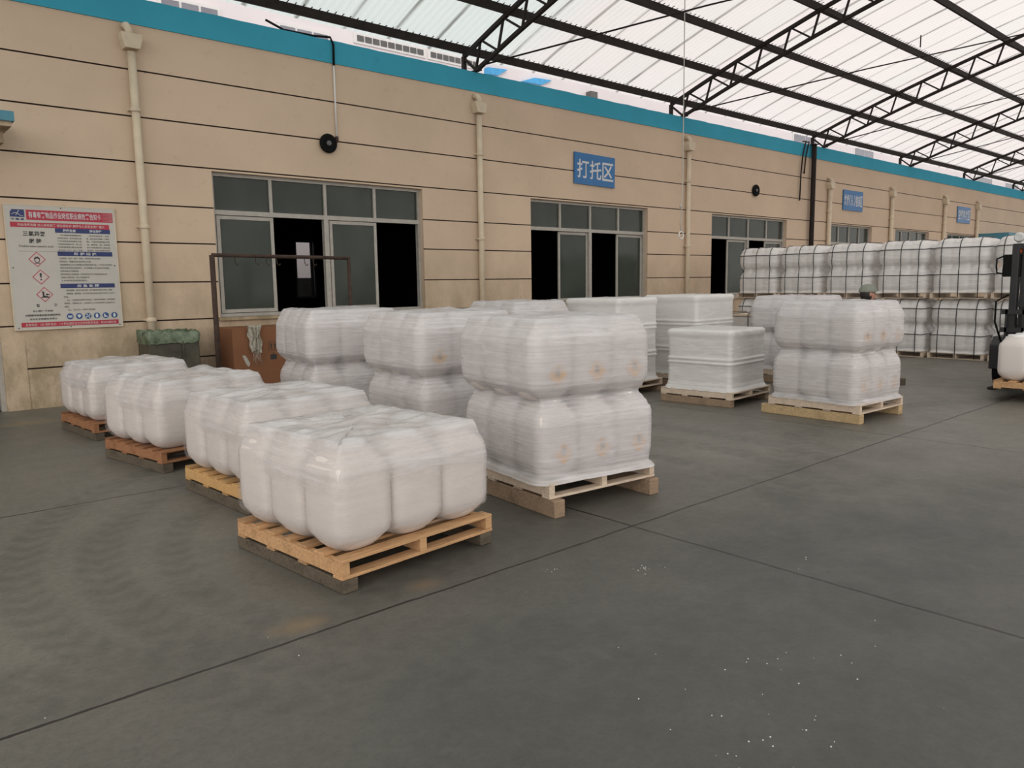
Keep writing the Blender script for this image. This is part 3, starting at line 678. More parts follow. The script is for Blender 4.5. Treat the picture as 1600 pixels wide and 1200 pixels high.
# ------------------------------------------------------------------ roof: sheets, purlins, trusses
rm = MB(); xs_ = []; x = -4.0
while x < 78: xs_.append(x); x += .038
ys_ = [13.25, 13.0, 12.4, 11.6, 10.8, 10.0, 9, 8, 7, 6, 5, 4, 3, 2, 1, 0, -2, -4, -5.2]
vs = []; n = len(xs_)
for y in ys_:
    zb = zc(y)+.215
    for i, x in enumerate(xs_): vs.append((x, y, zb+.008*(1 if i % 4 in (0, 1) else -1)))
fs = []
for j in range(len(ys_)-1):
    for i in range(n-1): fs.append((j*n+i, j*n+i+1, (j+1)*n+i+1, (j+1)*n+i))
rm.add(vs, fs, False)
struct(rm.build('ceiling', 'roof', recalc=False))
PY_ = [12.93, 11.65, 10.45, 8.98, 7.5, 6.0, 4.5, 3.0, 1.5, 0, -2, -4.8]
PL = ['lowest roof purlin, running just above the blue parapet', 'second roof purlin up from the blue parapet', 'third roof purlin up from the blue parapet', 'fourth roof purlin up, crossing the top right of the picture',
      'fifth roof purlin, in the top right corner'] + ['roof purlin above the yard, number %s from the parapet' % k for k in ('six', 'seven', 'eight', 'nine', 'ten', 'eleven', 'twelve')]
for i, y in enumerate(PY_):
    z = zc(y)+.045
    p = thing('roof_purlin', PL[i], 'purlin', (-3.9, y, z), 0, 'steel purlins under the translucent roof')
    m = MB(); m.box(0, 81.9, -.035, .035, .0, .012); m.box(0, 81.9, -.035, .035, .138, .15); m.box(0, 81.9, -.035, -.027, .012, .138); m.box(0, 81.9, -.035, -.02, -.0, -.015); m.build('channel', 'steel', p)
    if i < 4:
        m = MB(); x = 0.1
        while x < 48:
            l = .05+.03*random.random(); m.bar((x, -.03, .142), (x+.008, -.03-l, .142+.27*l), .014, .010); x += .152
        o = m.build('tooth_row', 'steel', p); tag(o, kind='stuff')  # dark bars stand in for shading of the corrugation gaps at the purlin
TX = [3.35, 10.27, 17.22, 24.85, 31.8, 38.7, 45.6, 52.5, 59.4]
TL = ['roof truss over the left end of the yard, above the safety board drainpipe', 'nearest visible roof truss, landing on parapet left of second window', 'roof truss landing on parapet above the hanging ring',
      'roof truss landing on the dark steel post', 'roof truss right of the one on the steel post', 'roof truss second to the right of the steel post', 'roof truss third to the right of the steel post', 'far roof truss at the right picture edge', 'farthest roof truss of the yard roof']
for i, x in enumerate(TX):
    t = thing('roof_truss', TL[i], 'truss', (x, WY, 5.94), 0, 'lattice trusses of the yard roof')
    def P(y, dz=0): return (0, y-WY, zc(y)+dz-5.94)
    yy = [12.95, 12, 11, 10, 9, 8, 7, 6, 4.5, 3, 1.5, 0, -2, -4.75]
    m = MB()
    for a, b_ in zip(yy, yy[1:]): m.bar(P(a), P(b_), .075, .075)
    m.build('upper_chord', 'steel', t)
    yl = [12.55, 11.4, 10, 9, 8, 7, 6, 4.5, 3, 1.5, 0, -2, -4.75]
    m = MB()
    for a, b_ in zip(yl, yl[1:]): m.bar(P(a, -.5), P(b_, -.5), .07, .07)
    m.build('lower_chord', 'steel', t)
    m = MB(); m.bar((0, .36, .0), P(12.95), .08); m.build('truss_post', 'steel', t)
    m = MB(); m.bar(P(12.93, -.05), P(12.55, -.5), .045); m.bar((0, -.16, -.0), (0, .42, 0), .09, .03); m.build('heel_brace', 'steel', t)
    k = 0; y = 12.40
    nmax = 14 if 0 < i < 6 else 8
    while y > -4.0:
        a, b_ = y, y-.40
        mm = MB() ; mm.bar(P(a+.0), P(a+.17, -.5), .04); mm.build('web_member', 'steel', t)
        mm = MB(); mm.bar(P(a), P(a-.52, -.5), .04); mm.build('web_member', 'steel', t)
        y -= .70 if k < nmax else 1.4; k += 1
    m = MB(); m.tube([(0, -4.8-WY, -5.93), P(-4.8, -.5)], .09, 12); m.build('rear_column', 'steel', t)
for i, (x0, x1) in enumerate(zip(TX[0:6], TX[1:7])):
    lb = ['over the first window', 'starting left of the second window', 'starting above the hanging ring', 'starting at the steel post', 'right of the steel post', 'farthest to the right'][i]
    m = MB(); m.tube([(x0, 12.5, 6.02), (x0+(x1-x0)*.5, 9.5, zc(9.5)-.32), (x1, 6.6, zc(6.6)-.08)], .018, 6)
    tag(m.build('bracing_rod', 'steel'), 'thin diagonal roof bracing rod '+lb, 'rod', 'diagonal bracing rods under the roof')
m = MB(); m.tube([(21.9, 8.55, zc(8.55)-.12), (21.9, 8.55, zc(8.55)+.18)], .016, 6); tag(m.build('hanger_rod', 'steel'), 'short vertical rod holding up the bracing near top right', 'rod')

# ------------------------------------------------------------------ hanging rope with ring
RX, RY = 13.53, 9.88
rp = thing('ring_rope', 'thin rope with a knot and white ring hanging from the roof', 'rope', (RX, RY, 2.7))
m = MB(); m.tube([(.0, 0, .0), (-.03, 0, .22), (.02, 0, .40), (-.03, 0, .55), (.03, 0, .62), (.03, 0, 2.2), (.02, 0, zc(RY)+.04-2.7)], .011, 6); m.build('rope', 'rope', rp)
m = MB(); m.tube([(.075*math.cos(a*PI/12), 0, .0-.075+.075*math.sin(a*PI/12)) for a in range(25)], .013, 8, False); m.build('ring', 'white', rp)
m = MB(); m.disc_lathe([(.01, -.04), (.03, -.02), (.032, .01), (.012, .035)], (-.02, 0, .52), 'z', 10); m.build('knot', 'rope', rp)

# ------------------------------------------------------------------ buildings behind
bl = thing('white_building', 'white multi-storey building rising behind the parapet at left', 'building', (-6, 25, 0))
m = MB(); m.box(-10, 26.85, 0, 12, 0, 16); m.build('wall', 'building', bl)
def far_win(par, x0, x1, z0, z1, n, y=-.06):
    m = MB(); m.box(x0-.06, x1+.06, y, 0, z0-.06, z1+.06); fo = m.build('window', 'white', par)
    m = MB(); w_ = (x1-x0)/n
    for k in range(n): m.box(x0+k*w_+.04, x0+(k+1)*w_-.04, y-.02, y, z0+.03, z1-.03)
    m.build('pane', 'bglass', fo)
far_win(bl, 14.3, 16.05, 9.3, 10.30, 3); far_win(bl, 18.05, 19.85, 9.3, 10.28, 3)
for (a, b_, k) in ((20.95, 23.85, 9), (24.15, 26.5, 8)):
    m = MB(); m.box(a-.1, b_+.1, -.05, 0, 10.22, 10.60); bo = m.build('louvre_frame', 'white', bl)
    m = MB()
    for q in range(k): xx = a+(b_-a)*(q+.1)/k; m.box(xx, xx+(b_-a)/k*.84, -.07, -.05, 10.30, 10.50)
    m.build('louvre_gap', 'grey', bo)
b2 = thing('long_building', 'long pale building behind the parapet with blue panels and small windows', 'building', (20.95, 26, 0))
m = MB(); m.box(0, 95, 0, 10, 0, 13.5); m.build('wall', 'building', b2)
for q in (((21.15, 10.42), (22.37, 10.50), (22.92, 10.82), (21.80, 10.74)), ((23.70, 10.46), (24.94, 10.50), (25.59, 10.80), (24.50, 10.74))):
    m = MB(); m.poly([(a-20.95, b_) for a, b_ in q], -.12, -.02); m.build('blue_panel', 'blue', b2)
m = MB(); m.box(7.0, 7.45, -.35, -.02, 10.2, 10.65); m.build('wall_unit', 'grey', b2)
for (a, c_) in ((26.4, 2.9), (35.0, 3.0), (60, 4), (68, 4)): far_win(b2, a, a+c_, 9.6, 11.15, 2)

# ------------------------------------------------------------------ pallets and wrapped loads
def add_pallet(root, w_, d_, z0, wd, skid, skid_h=.09, skid_ext=(.03, .03), nb=7, ph=.112):
    """stringers and skids run along local Y, boards along X; origin at the centre"""
    hx, hy = w_/2, d_/2
    if skid:
        for s_ in (-1, 1):
            m = MB(); x = s_*(hx-.055); m.box(x-.05, x+.05, -hy-skid_ext[0], hy+skid_ext[1], 0, skid_h-.003); m.build('skid', skid, root, bevel=.006)
    z1 = z0+ph; bt = .018; m = MB(); step = (d_-.095)/(nb-1)
    for k in range(nb):
        y = -hy+k*step; j = random.uniform(-.008, .008)
        m.box(-hx+abs(j), hx-random.random()*.01, y, y+.095, z1-bt, z1)
        if k % 2 == 0 or nb > 7: m.box(-hx, hx, y, y+.09, z0, z0+bt)
    po = m.build('pallet', wd, root, bevel=.002)
    for x in (-hx+.028, 0, hx-.028):
        m = MB(); m.box(x-.026, x+.026, -hy+.003, hy-.003, z0+bt, z1-bt); m.build('stringer', wd, po, bevel=.002)
    return z1
def smooth(pts, t):
    if t <= pts[0][0]: return pts[0][1]
    for (a, va), (b_, vb) in zip(pts, pts[1:]):
        if t <= b_:
            k = (t-a)/(b_-a); k = k*k*(3-2*k); return va+(vb-va)*k
    return pts[-1][1]
def drum_mesh(h):
    me = D.meshes.get('drum_%d' % int(h*1000))
    if me: return me
    prof = [(0, .100), (.012, .121), (.04, .150), (.09, .171), (.14, .179), (h*.74, .180), (h*.81, .171), (h*.88, .150), (h*.93, .130), (h*.965, .124)]
    n = 32; vs = []; fs = []
    for (z, r) in prof:
        e = 9.0 if .05 < z < h*.85 else 3.0
        for k in range(n):
            a = 2*PI*k/n; c, s = math.cos(a), math.sin(a)
            q = (abs(c)**e+abs(s)**e)**(-1/e); vs.append((r*q*c, r*q*s, z))
    for i in range(len(prof)-1):
        for k in range(n): fs.append((i*n+k, i*n+(k+1) % n, (i+1)*n+(k+1) % n, (i+1)*n+k))
    fs.append(tuple(range(n-1, -1, -1))); fs.append(tuple(len(vs)-n+k for k in range(n)))
    me = D.meshes.new('drum_%d' % int(h*1000)); me.from_pydata(vs, [], fs); me.update()
    me.polygons.foreach_set('use_smooth', [True]*(len(fs)-2)+[False, False]); me.materials.append(MT['drum'])
    return me
def lid_mesh(h):
    me = D.meshes.get('lid')
    if me: return me
    m = MB(); m.disc_lathe([(.102, 0), (.108, .006), (.108, .026), (.102, .032), (.05, .034)], (0, 0, 0), 'z', 28)
    o = m.build('lid', 'lid'); me = o.data; D.objects.remove(o); return me
def label_meshes():
    if D.meshes.get('warning_label'): return D.meshes['warning_label'], D.meshes['label_flame']
    m = MB(); m.poly([(-.062, 0), (0, -.062), (.062, 0), (0, .062)], -.001, 0); o = m.build('warning_label', 'label_y'); a = o.data; a.name = 'warning_label'; a.transform(Matrix.Scale(1.3, 4)); D.objects.remove(o)
    m = MB(); m.poly([(.016*math.cos(t*PI/6), .012+.016*math.sin(t*PI/6)) for t in range(12)], -.003, -.001)
    m.poly([(-.014, .022), (-.010, .042), (-.003, .032), (.002, .048), (.008, .03), (.014, .036), (.013, .022)], -.003, -.001)
    m.box(-.02, .02, -.003, -.001, -.012, -.007); o = m.build('label_flame', 'ink'); b_ = o.data; b_.name = 'label_flame'; b_.transform(Matrix.Scale(1.3, 4)); D.objects.remove(o)
    return a, b_
def obj_from(me, name, parent, loc, rz=0):
    o = D.objects.new(name, me); COL.objects.link(o); o.parent = parent; o.location = loc; o.rotation_euler = (0, 0, rz); return o
def add_drums(root, z0, hx, hy, layers, h, label=False, shift=(0, 0), rot=0, sc=1.0):
    px, py = hx*2/3, hy*2/3
    for L in range(layers):
        for i in range(3):
            for j in range(3):
                if i == 1 and j == 1: continue
                x = (i-1)*px+random.uniform(-.004, .004)+shift[0]*L; y = (j-1)*py+random.uniform(-.004, .004)+shift[1]*L; z = z0+L*h
                cr_, sr_ = math.cos(rot), math.sin(rot); x, y = x*cr_-y*sr_, x*sr_+y*cr_
                o = obj_from(drum_mesh(h), 'drum', root, (x, y, z), rot+random.uniform(-.015, .015)); o.scale = (sc, sc, 1)
                obj_from(lid_mesh(h), 'lid', o, (0, 0, h*.955))
                if label and j == 0:
                    a, b_ = label_meshes(); l = obj_from(a, 'warning_label', o, (.02, -.1835, h*.34)); l.rotation_euler = (0, 0, 0)
                    obj_from(b_, 'label_flame', o, (.02, -.1835, h*.34))
def add_film(root, z0, H, hx, hy, prof, mat, seed, n=3, rc=.13, scal=.012, amp=.005, lump=.03, top_noise=.01, bottom_wave=0, name='stretch_film', shift=(0, 0), nper=44, nz=64, droop=0, offx=lambda t: 0.0):
    """loose closed skin: rounded rectangle swept up a profile, then closed over the lids"""
    base = []
    for side in range(4):
        L = 2*(hx if side % 2 == 0 else hy)-2*rc
        for k in range(nper):
            s = k/nper; q = -L/2+L*s
            p_, nn = {0: ((q, -hy), (0, -1)), 1: ((hx, q), (1, 0)), 2: ((-q, hy), (0, 1)), 3: ((-hx, -q), (-1, 0))}[side]
            base.append((p_, nn, (q+L/2+rc)/(L+2*rc), 0))
        cx_, cy_ = {0: (hx-rc, -hy+rc), 1: (hx-rc, hy-rc), 2: (-hx+rc, hy-rc), 3: (-hx+rc, -hy+rc)}[side]
        a0 = {0: -PI/2, 1: 0, 2: PI/2, 3: PI}[side]
        for k in range(10):
            a = a0+(PI/2)*k/10; base.append(((cx_+rc*math.cos(a), cy_+rc*math.sin(a)), (math.cos(a), math.sin(a)), None, 1))
    NB = len(base); vs = []; sd = seed*13.7
    for j in range(nz+1):
        t = H*j/nz
        for i, ((x, y), (nx_, ny_), s, c) in enumerate(base):
            ins = smooth(prof, t)
            zz = z0+t
            sc = 0
            if s is not None and n > 1:
                k = abs(math.cos(PI*n*s))**10 * min(1, min(s, 1-s)*8); sc = scal*k*(1+2.0*max(0, smooth(prof, t))/.08)
            v = Vector((x*1.5+sd, y*1.5, zz*2)); nzv = noise.fractal(v, 1.0, 2.0, 4)
            v2 = Vector((x*3+sd, y*3, zz*28+x*4)); nz2 = noise.noise(v2)
            o = -ins-sc+amp*nzv*2+amp*.1*nz2
            if bottom_wave and j < 10:
                zz += bottom_wave*(1-j/10)*(.5+.9*noise.noise(Vector((x*2.2+sd, y*2.2, 3))))
            f_ = min(1, max(0, (t/H-.44)/.12)); f_ = .6*f_*f_*(3-2*f_); vs.append((x+nx_*o+shift[0]*f_, y+ny_*o+shift[1]*f_, zz))
    fs = []
    for j in range(nz):
        for i in range(NB): a, b_ = j*NB+i, j*NB+(i+1) % NB; fs.append((a, b_, b_+NB, a+NB))
    top = [Vector(v) for v in vs[-NB:]]; cxy = Vector((shift[0]*.6, shift[1]*.6, 0)); rings = 16
    for r in range(1, rings):
        k = 1-r/rings
        for i, p_ in enumerate(top):
            x = cxy.x+(p_.x-cxy.x)*k; y = cxy.y+(p_.y-cxy.y)*k
            edge = min(1, r/2.0)
            u, v_ = (x-cxy.x)/hx*1.5, (y-cxy.y)/hy*1.5
            lm = math.cos(PI*u)**2*math.cos(PI*v_)**2 if n == 3 else 0
            z = p_.z*k + (z0+H)*(1-k)+edge*(lump*lm+droop*(1-k))
            z += edge*top_noise*(noise.fractal(Vector((x*2.5+sd, y*7, 0)), 1, 2, 4)*1.4)
            vs.append((x, y, z))
        o = nz*NB+(r-1)*NB
        for i in range(NB): a, b_ = o+i, o+(i+1) % NB; fs.append((a, b_, b_+NB, a+NB))
    o = nz*NB+(rings-1)*NB; vs.append((cxy.x, cxy.y, z0+H+lump+droop)); c = len(vs)-1
    for i in range(NB): fs.append((o+i, o+(i+1) % NB, c))
    m = MB(); m.add(vs, fs, True); return m.build(name, mat, root, recalc=False)
def place(fl, w_, d_, rot):
    a = R(rot); ux = Vector((math.cos(a), math.sin(a))); uy = Vector((-math.sin(a), math.cos(a)))
    c = Vector(fl)+ux*w_/2+uy*d_/2; return (c.x, c.y, 0), a

# low single-layer stacks on the left
LOW = [((1.94, 3.60), 1.15, 1.17, 5, 'wood_new', 'wood_old', .08, .60, 'low film-wrapped drums on orange-brown pallet, nearest the camera'),
       ((2.16, 5.36), 1.15, 1.15, 3, 'wood_yellow', 'wood_old', .09, .60, 'low film-wrapped drums on bright yellow pallet, second from the front'),
       ((2.13, 7.20), 1.15, 1.17, 9, 'wood_red', 'wood_old', .09, .60, 'low film-wrapped drums on reddish pallet over a grey skid, third back'),
       ((2.08, 9.33), 1.15, 1.20, 4, 'wood_red', 'wood_old', .09, .60, 'farthest low film-wrapped drums, nearest the wall under the safety board')]
for k, (fl, w_, d_, rot, wd, sk, sh_, h, lb) in enumerate(LOW):
    loc, a = place(fl, w_, d_, rot)
    t = thing('drum_pallet', lb, 'pallet load', loc, a, 'low one-layer drum pallets in the left row')
    z1 = add_pallet(t, w_, d_, sh_, wd, sk, sh_, (.0, .02))
    hx, hy = .582, .585
    add_drums(t, z1+.001, hx-.013, hy-.013, 1, h, sc=1.04)
    prof = [(0, .082), (.03, .042), (.08, .004), (.14, -.006), (.38, -.004), (.44, .004), (.49, .020), (.535, .045), (.575, .060), (.615, .080)]
    add_film(t, z1+.004, .615, hx, hy, prof, 'film_low', 3+k*5, 3, .085, .004, .006, .010, .022, .045, droop=.015)

TALLPROF = [(0, -.035), (.02, -.02), (.05, .012), (.09, .006), (.15, -.004), (.41, -.003), (.46, .006), (.51, .030), (.55, .058), (.587, .082), (.605, .076), (.645, .032), (.69, .002), (.74, -.006), (.80, -.010), (1.0, -.008), (1.04, .002), (1.085, .022), (1.12, .044), (1.155, .060), (1.185, .086)]
TALL = [((3.72, 3.82), 1.08, 1.12, -5, 'two-layer wrapped drum stack with yellow diamond labels, front of middle row', True, (-.05, .03), .13, -4),
        ((3.90, 5.56), 1.08, 1.12, -3, 'two-layer wrapped drum stack second in the middle row, behind the front one', True, (-.02, .04), .13, -1),
        ((3.76, 7.42), 1.08, 1.12, -7, 'two-layer wrapped drum stack beside the brown cardboard box', False, (-.02, .02), .13, 0),
        ((7.12, 7.95), 1.10, 1.12, 0, 'wrapped drum stack showing only its top behind the front labelled stack', False, (0, 0), .13, 0),
        ((8.72, 3.86), 1.10, 1.18, -2, 'two-layer wrapped drum stack on golden skid, right foreground near person', True, (.03, 0), .115, -2),
        ((11.45, 5.85), 1.08, 1.10, 0, 'wrapped drum stack half hidden behind the golden-skid stack, left of person', False, (0, 0), .12, 0)]
for k, (fl, w_, d_, rot, lb, lab, shf, sh_, lr) in enumerate(TALL):
    loc, a = place(fl, w_, d_, rot)
    t = thing('drum_pallet', lb, 'pallet load', loc, a, 'two-layer wrapped drum stacks standing in the yard')
    gold = k == 4
    z1 = add_pallet(t, w_, d_, sh_, 'wood_pale', 'wood_gold' if gold else 'wood_skid', sh_, (.05, .06) if not gold else (.0, .10))
    hh = .575
    add_drums(t, z1+.001, .535, .545, 2, hh, lab, (shf[0]*.6, shf[1]*.6), R(lr))
    pr = TALLPROF
    hh = .575
    fo_ = add_film(t, z1-.012, pr[-1][0], .553, .562, pr, 'film_tall', 40+k*7, 3, .10, .006, .005, .010, .012, 0, shift=shf, nz=90); fo_.rotation_euler = (0, 0, R(lr))

# carton loads with ridged wrapping
def carton_load(fl, w_, d_, rot, sh_, layers, ch, lb, seed):
    loc, a = place(fl, w_, d_, rot)
    t = thing('carton_pallet', lb, 'pallet load', loc, a, 'wrapped square carton loads')
    z1 = add_pallet(t, w_, d_, sh_, 'wood_pale', 'wood_skid', sh_, (-.02, .0), ph=.10)
    H = layers*ch; hx, hy = w_/2-.055, d_/2-.055
    for L in range(layers):
        for i in (-1, 1):
            for j in (-1, 1):
                m = MB(); m.box(-hx/2+.024, hx/2-.024, -hy/2+.024, hy/2-.024, 0, ch-.012); o = m.build('carton', 'carton_w', t, bevel=.01); o.location = (i*(hx/2-.022), j*(hy/2-.022), z1+.001+L*ch)
    pr = [(0, -.05), (.02, -.035), (.06, -.008), (.12, .004)]
    for L in range(layers):
        z = (L+1)*ch
        if L < layers-1: pr += [(z-.12, .008), (z-.06, .002), (z-.035, -.016), (z-.01, .006), (z+.02, -.012), (z+.05, .008)]
    pr += [(H-.12, .006), (H-.04, -.012), (H-.01, -.01), (H+.012, .02)]
    add_film(t, z1-.01, H+.015, hx, hy, pr, 'film_far', seed, 1, .07, 0, .004, 0, .006, 0, nz=84)
carton_load((8.75, 5.55), 1.1, 1.1, 4, .10, 2, .405, 'short square wrapped load with ridged sides and dark skid, centre right', 91)
carton_load((8.42, 7.20), 1.1, 1.12, 3, .10, 3, .41, 'tall square wrapped load behind the labelled front stack', 92)
carton_load((10.05, 7.0), 1.25, 1.12, 3, .10, 3, .415, 'tall square wrapped load directly behind the short ridged one', 93)

# strapped stacks along the right
FARPROF = [(0, -.02), (.05, .008), (.12, -.005), (.36, -.004), (.44, .03), (.52, .085), (.56, .085), (.66, .012), (.72, -.008), (.92, -.006), (1.0, .03), (1.05, .06), (1.075, .09), (1.085, .13)]
def strapped_load(t):
    z1 = add_pallet(t, 1.06, 1.06, 0, 'wood_pale', None, 0, ph=.125, nb=7)
    for o in [c for c in t.children if c.name.startswith('pallet')]: o.rotation_euler = (0, 0, PI/2)
    hx = hy = .515
    add_film(t, z1-.005, 1.085, hx, hy, FARPROF, 'film_far', 7, 3, .16, .010, .006, .012, .010, 0, nper=30, nz=60)
    out = [(tt, hx-.35*smooth(FARPROF, tt)+.012) for tt in (0.02, .2, .4, .56, .7, .9)] + [(1.0, hx-.02), (1.06, hx-.07), (1.10, hx-.14)]
    for s in (-.36, 0, .34):
        pts = [(-hx-.008, s, .02)]+[(-o_, s+.01*math.sin(tt*3), z1+tt) for tt, o_ in out]+[(o_, s, z1+tt) for tt, o_ in reversed(out)]+[(hx+.008, s, .02)]
        m = MB(); m.tube(pts, .0085, 6); m.build('strap', 'strap', t)
    for zt in (.36, .90):
        rr = hx+.012; c = .14; pts = []
        for (cx_, cy_, a0) in ((rr-c, -rr+c, -90), (rr-c, rr-c, 0), (-rr+c, rr-c, 90), (-rr+c, -rr+c, 180)):
            for q in range(5): a = R(a0+22.5*q); pts.append((cx_+c*math.cos(a), cy_+c*math.sin(a), z1+zt+.006*math.sin(q+cx_*7)))
        pts.append(pts[0]); m = MB(); m.tube(pts, .0085, 6, False); m.build('strap', 'strap', t)
PITCH_Y = 1.128; NX = 17.15
ORD = ['first (leftmost)', 'second', 'third', 'fourth', 'fifth', 'sixth', 'seventh']
proto = None; zl = 1.235
for c in range(7):
    yc = 9.75-c*PITCH_Y*1.008+.535
    for L in range(2):
        lb = ('upper' if L else 'lower')+' black-strapped white drum stack, '+ORD[c]+' column of the right-hand row'
        g_ = 'black-strapped drum stacks in two tiers'
        loc = (NX+.53+random.uniform(-.02, .02), yc+random.uniform(-.012, .012), L*zl); rz = R(random.uniform(-.8, .8))
        if proto is None:
            t = thing('strapped_drum_pallet', lb, 'pallet load', loc, rz, g_); strapped_load(t); proto = t
        else:
            t = copy_tree(proto); t.location = loc; t.rotation_euler = (0, 0, rz); t['label'] = lb
# strapped pale cartons between the loads and the first column
t = thing('strapped_carton_pallet', 'flat-topped pale carton load with black straps, left of hidden drum stack', 'pallet load', (13.4, 8.2, 0), 0)
z1 = add_pallet(t, 1.1, 1.1, 0, 'wood_pale', None)
for i in (-1, 1):
    for j in (-1, 1):
        m = MB(); m.box(-.26, .26, -.26, .26, 0, .88); o = m.build('carton', 'carton_w', t, bevel=.01); o.location = (i*.265, j*.265, z1+.001)
m = MB(); m.box(-.54, .54, -.54, .54, 0, .04); o = m.build('top_sheet', 'wood_pale', t, bevel=.004); o.location = (0, 0, z1+.883)
for s in (-.35, 0, .35):
    zt = z1+.93; m = MB(); m.tube([(-.545, s, .02), (-.545, s, zt-.01), (-.53, s, zt+.005), (.53, s, zt+.005), (.545, s, zt-.01), (.545, s, .02)], .009, 6); m.build('strap', 'strap', t)
# empty pallets near the wall
pp = None
for k in range(6):
    lb = 'empty wooden pallet in the stack behind the tall square loads, %s from the floor' % ('bottom', 'second', 'third', 'fourth', 'fifth', 'top')[k]
    if pp is None:
        t = thing('wooden_pallet', lb, 'pallet', (12.95, 10.9, 0), 0, 'empty pallets stacked by the wall'); add_pallet(t, 1.1, 1.1, 0, 'wood_red', None); pp = t
    else:
        t = copy_tree(pp); t.location = (12.95+random.uniform(-.03, .03), 10.9+random.uniform(-.03, .03), k*.1125); t['label'] = lb

# loose timber blocks
for (x, y, s, lb) in ((12.55, 4.93, .10, 'dark square timber block on floor right of the golden-skid stack'), (10.42, 5.62, .13, 'small timber block on floor beside the short ridged load')):
    m = MB(); m.box(-s/2, s/2, -s/2, s/2, 0, s); o = m.build('timber_block', 'wood_old', bevel=.006); o.location = (x, y, 0); tag(o, lb, 'block')

# ------------------------------------------------------------------ wall corner things: bin, carton, rail
bn = thing('rubbish_bin', 'grey-green square rubbish bin lined with crumpled green bag', 'bin', (3.78, 12.03, 0), R(-4))
m = MB(); vs = []
for (w_, z) in ((.35, 0), (.36, .02), (.345, .98), (.345, 1.0)): vs += [(-w_, -w_, z), (w_, -w_, z), (w_, w_, z), (-w_, w_, z)]
m.add(vs, [(3, 2, 1, 0)]+[(a+i, a+(i+1) % 4, a+4+(i+1) % 4, a+4+i) for a in (0, 4, 8) for i in range(4)]); m.build('bin_body', 'bin', bn, bevel=.02)
m = MB(); m.box(.10, .125, -.372, -.35, .02, .9); m.build('bin_rib', 'bin', bn)
m = MB(); vs = []; fs = []; n = 96
rows = [(.30, .80, 0), (.34, .99, .6), (.352, 1.05, 1), (.37, 1.04, 1), (.385, .98, 1), (.38, .92, 1), (.372, .87, 1)]
for j, (w_, z, k) in enumerate(rows):
    for i in range(n):
        a = 2*PI*i/n; c, s = math.cos(a), math.sin(a); q = (abs(c)**8+abs(s)**8)**(-1/8)
        nn = noise.fractal(Vector((c*5, s*5, j*.6)), 1, 2, 4)
        rr = w_*q+.022*nn*k; vs.append((rr*c, rr*s, z+.03*nn*k))
for j in range(len(rows)-1):
    for i in range(n): fs.append((j*n+i, j*n+(i+1) % n, (j+1)*n+(i+1) % n, (j+1)*n+i))
m.add(vs, fs, True); m.build('bin_bag', 'bag', bn, recalc=False)

cb = thing('cardboard_box', 'big brown cardboard box with arrow print against the wall', 'box', (5.22, 12.08, 0), R(-3))
m = MB(); m.box(-.58, .58, -.42, .42, 0, 1.04); m.build('box_body', 'carton', cb, bevel=.004)
m = MB(); m.box(-.585, .585, -.426, -.420, .0, 1.045); m.box(-.01, .01, -.42, .42, 1.04, 1.043); m.build('box_flap', 'carton', cb)
m = MB(); y0, y1 = -.430, -.426
for x in (.02, .08):
    m.poly([(x-.008, .70), (x+.008, .70), (x+.008, .76), (x+.02, .76), (x, .79), (x-.02, .76), (x-.008, .76)], y0, y1)
for (a, b_, c, d_) in ((-.02, .12, .675, .68), (-.02, .12, .81, .815), (-.02, -.015, .68, .81), (.115, .12, .68, .81)): m.box(a, b_, y0, y1, c, d_)
m.box(.0, .10, y0, y1, .53, .61); m.box(.045, .055, y0, y1, .61, .64); m.build('arrow_print', 'ink', cb)
m = MB(); m.poly([(-.45, .62), (-.40, .62), (-.33, .49), (-.36, .44), (-.39, .47)], -.432, -.426); m.build('torn_label', 'tape', cb)

rg = thing('cleaning_rag', 'frayed off-white rag draped over the brown cardboard box edge', 'rag', (4.93, 11.66, 1.04), R(-3))
m = MB(); nu, nv = 22, 40; vs = []; fs = []
for j in range(nv+1):
    t = j/nv
    for i in range(nu+1):
        u = i/nu-.5; wd = .22*(1-.35*t)+.03*noise.noise(Vector((t*6, 1, 2)))
        drop = max(0, t-.22)
        x = u*wd+.05*noise.noise(Vector((u*6, t*3, 5)))+.03*t
        y = .10-.10*min(1, t/.22)-.03-.035*math.sin(u*22+t*5)*min(1, t*4)*.6-.012
        z = .025+.02*noise.noise(Vector((u*5, t*5, 0)))-.50*drop*(1+.30*noise.noise(Vector((u*9, 0, 3))))
        if t < .22: z += .01
        vs.append((x, y, z))
for j in range(nv):
    for i in range(nu): a = j*(nu+1)+i; fs.append((a, a+1, a+nu+2, a+nu+1))
m.add(vs, fs, True); ro = m.build('rag_cloth', 'rag', rg, recalc=False)
sm = ro.modifiers.new('s', 'SOLIDIFY'); sm.thickness = .006
m = MB()
for k in range(6):
    x = -.03+.02*k; m.tube([(x, -.05, -.36+.02*k), (x+.01, -.055, -.46), (x-.005+.01*k, -.055, -.52-.03*(k % 3))], .004, 5)
m.build('frayed_end', 'rag', rg)

rl = thing('hanging_rail', 'rusty pipe frame with small hooks in front of the first window', 'rail', (4.05, 10.8, 0))
m = MB(); m.tube([(0, 0, 2.12), (2.13, 0, 2.10)], .028, 10); m.build('top_bar', 'rust', rl)
for x in (0, 2.13):
    m = MB(); m.tube([(x, 0, .02), (x, 0, 2.12)], .036 if x == 0 else .03, 10); m.build('upright', 'rust', rl)
    m = MB(); m.box(x-.04, x+.04, -.45, .45, 0, .05); m.build('foot', 'rust', rl)
for x in (.32, .62, .78, .94, 1.38, 1.52):
    m = MB(); m.tube([(x, 0, 2.09), (x, -.01, 2.02), (x+.01, -.03, 1.985), (x+.03, -.04, 1.985), (x+.035, -.04, 2.01)], .006, 6); m.build('hook', 'rust', rl)

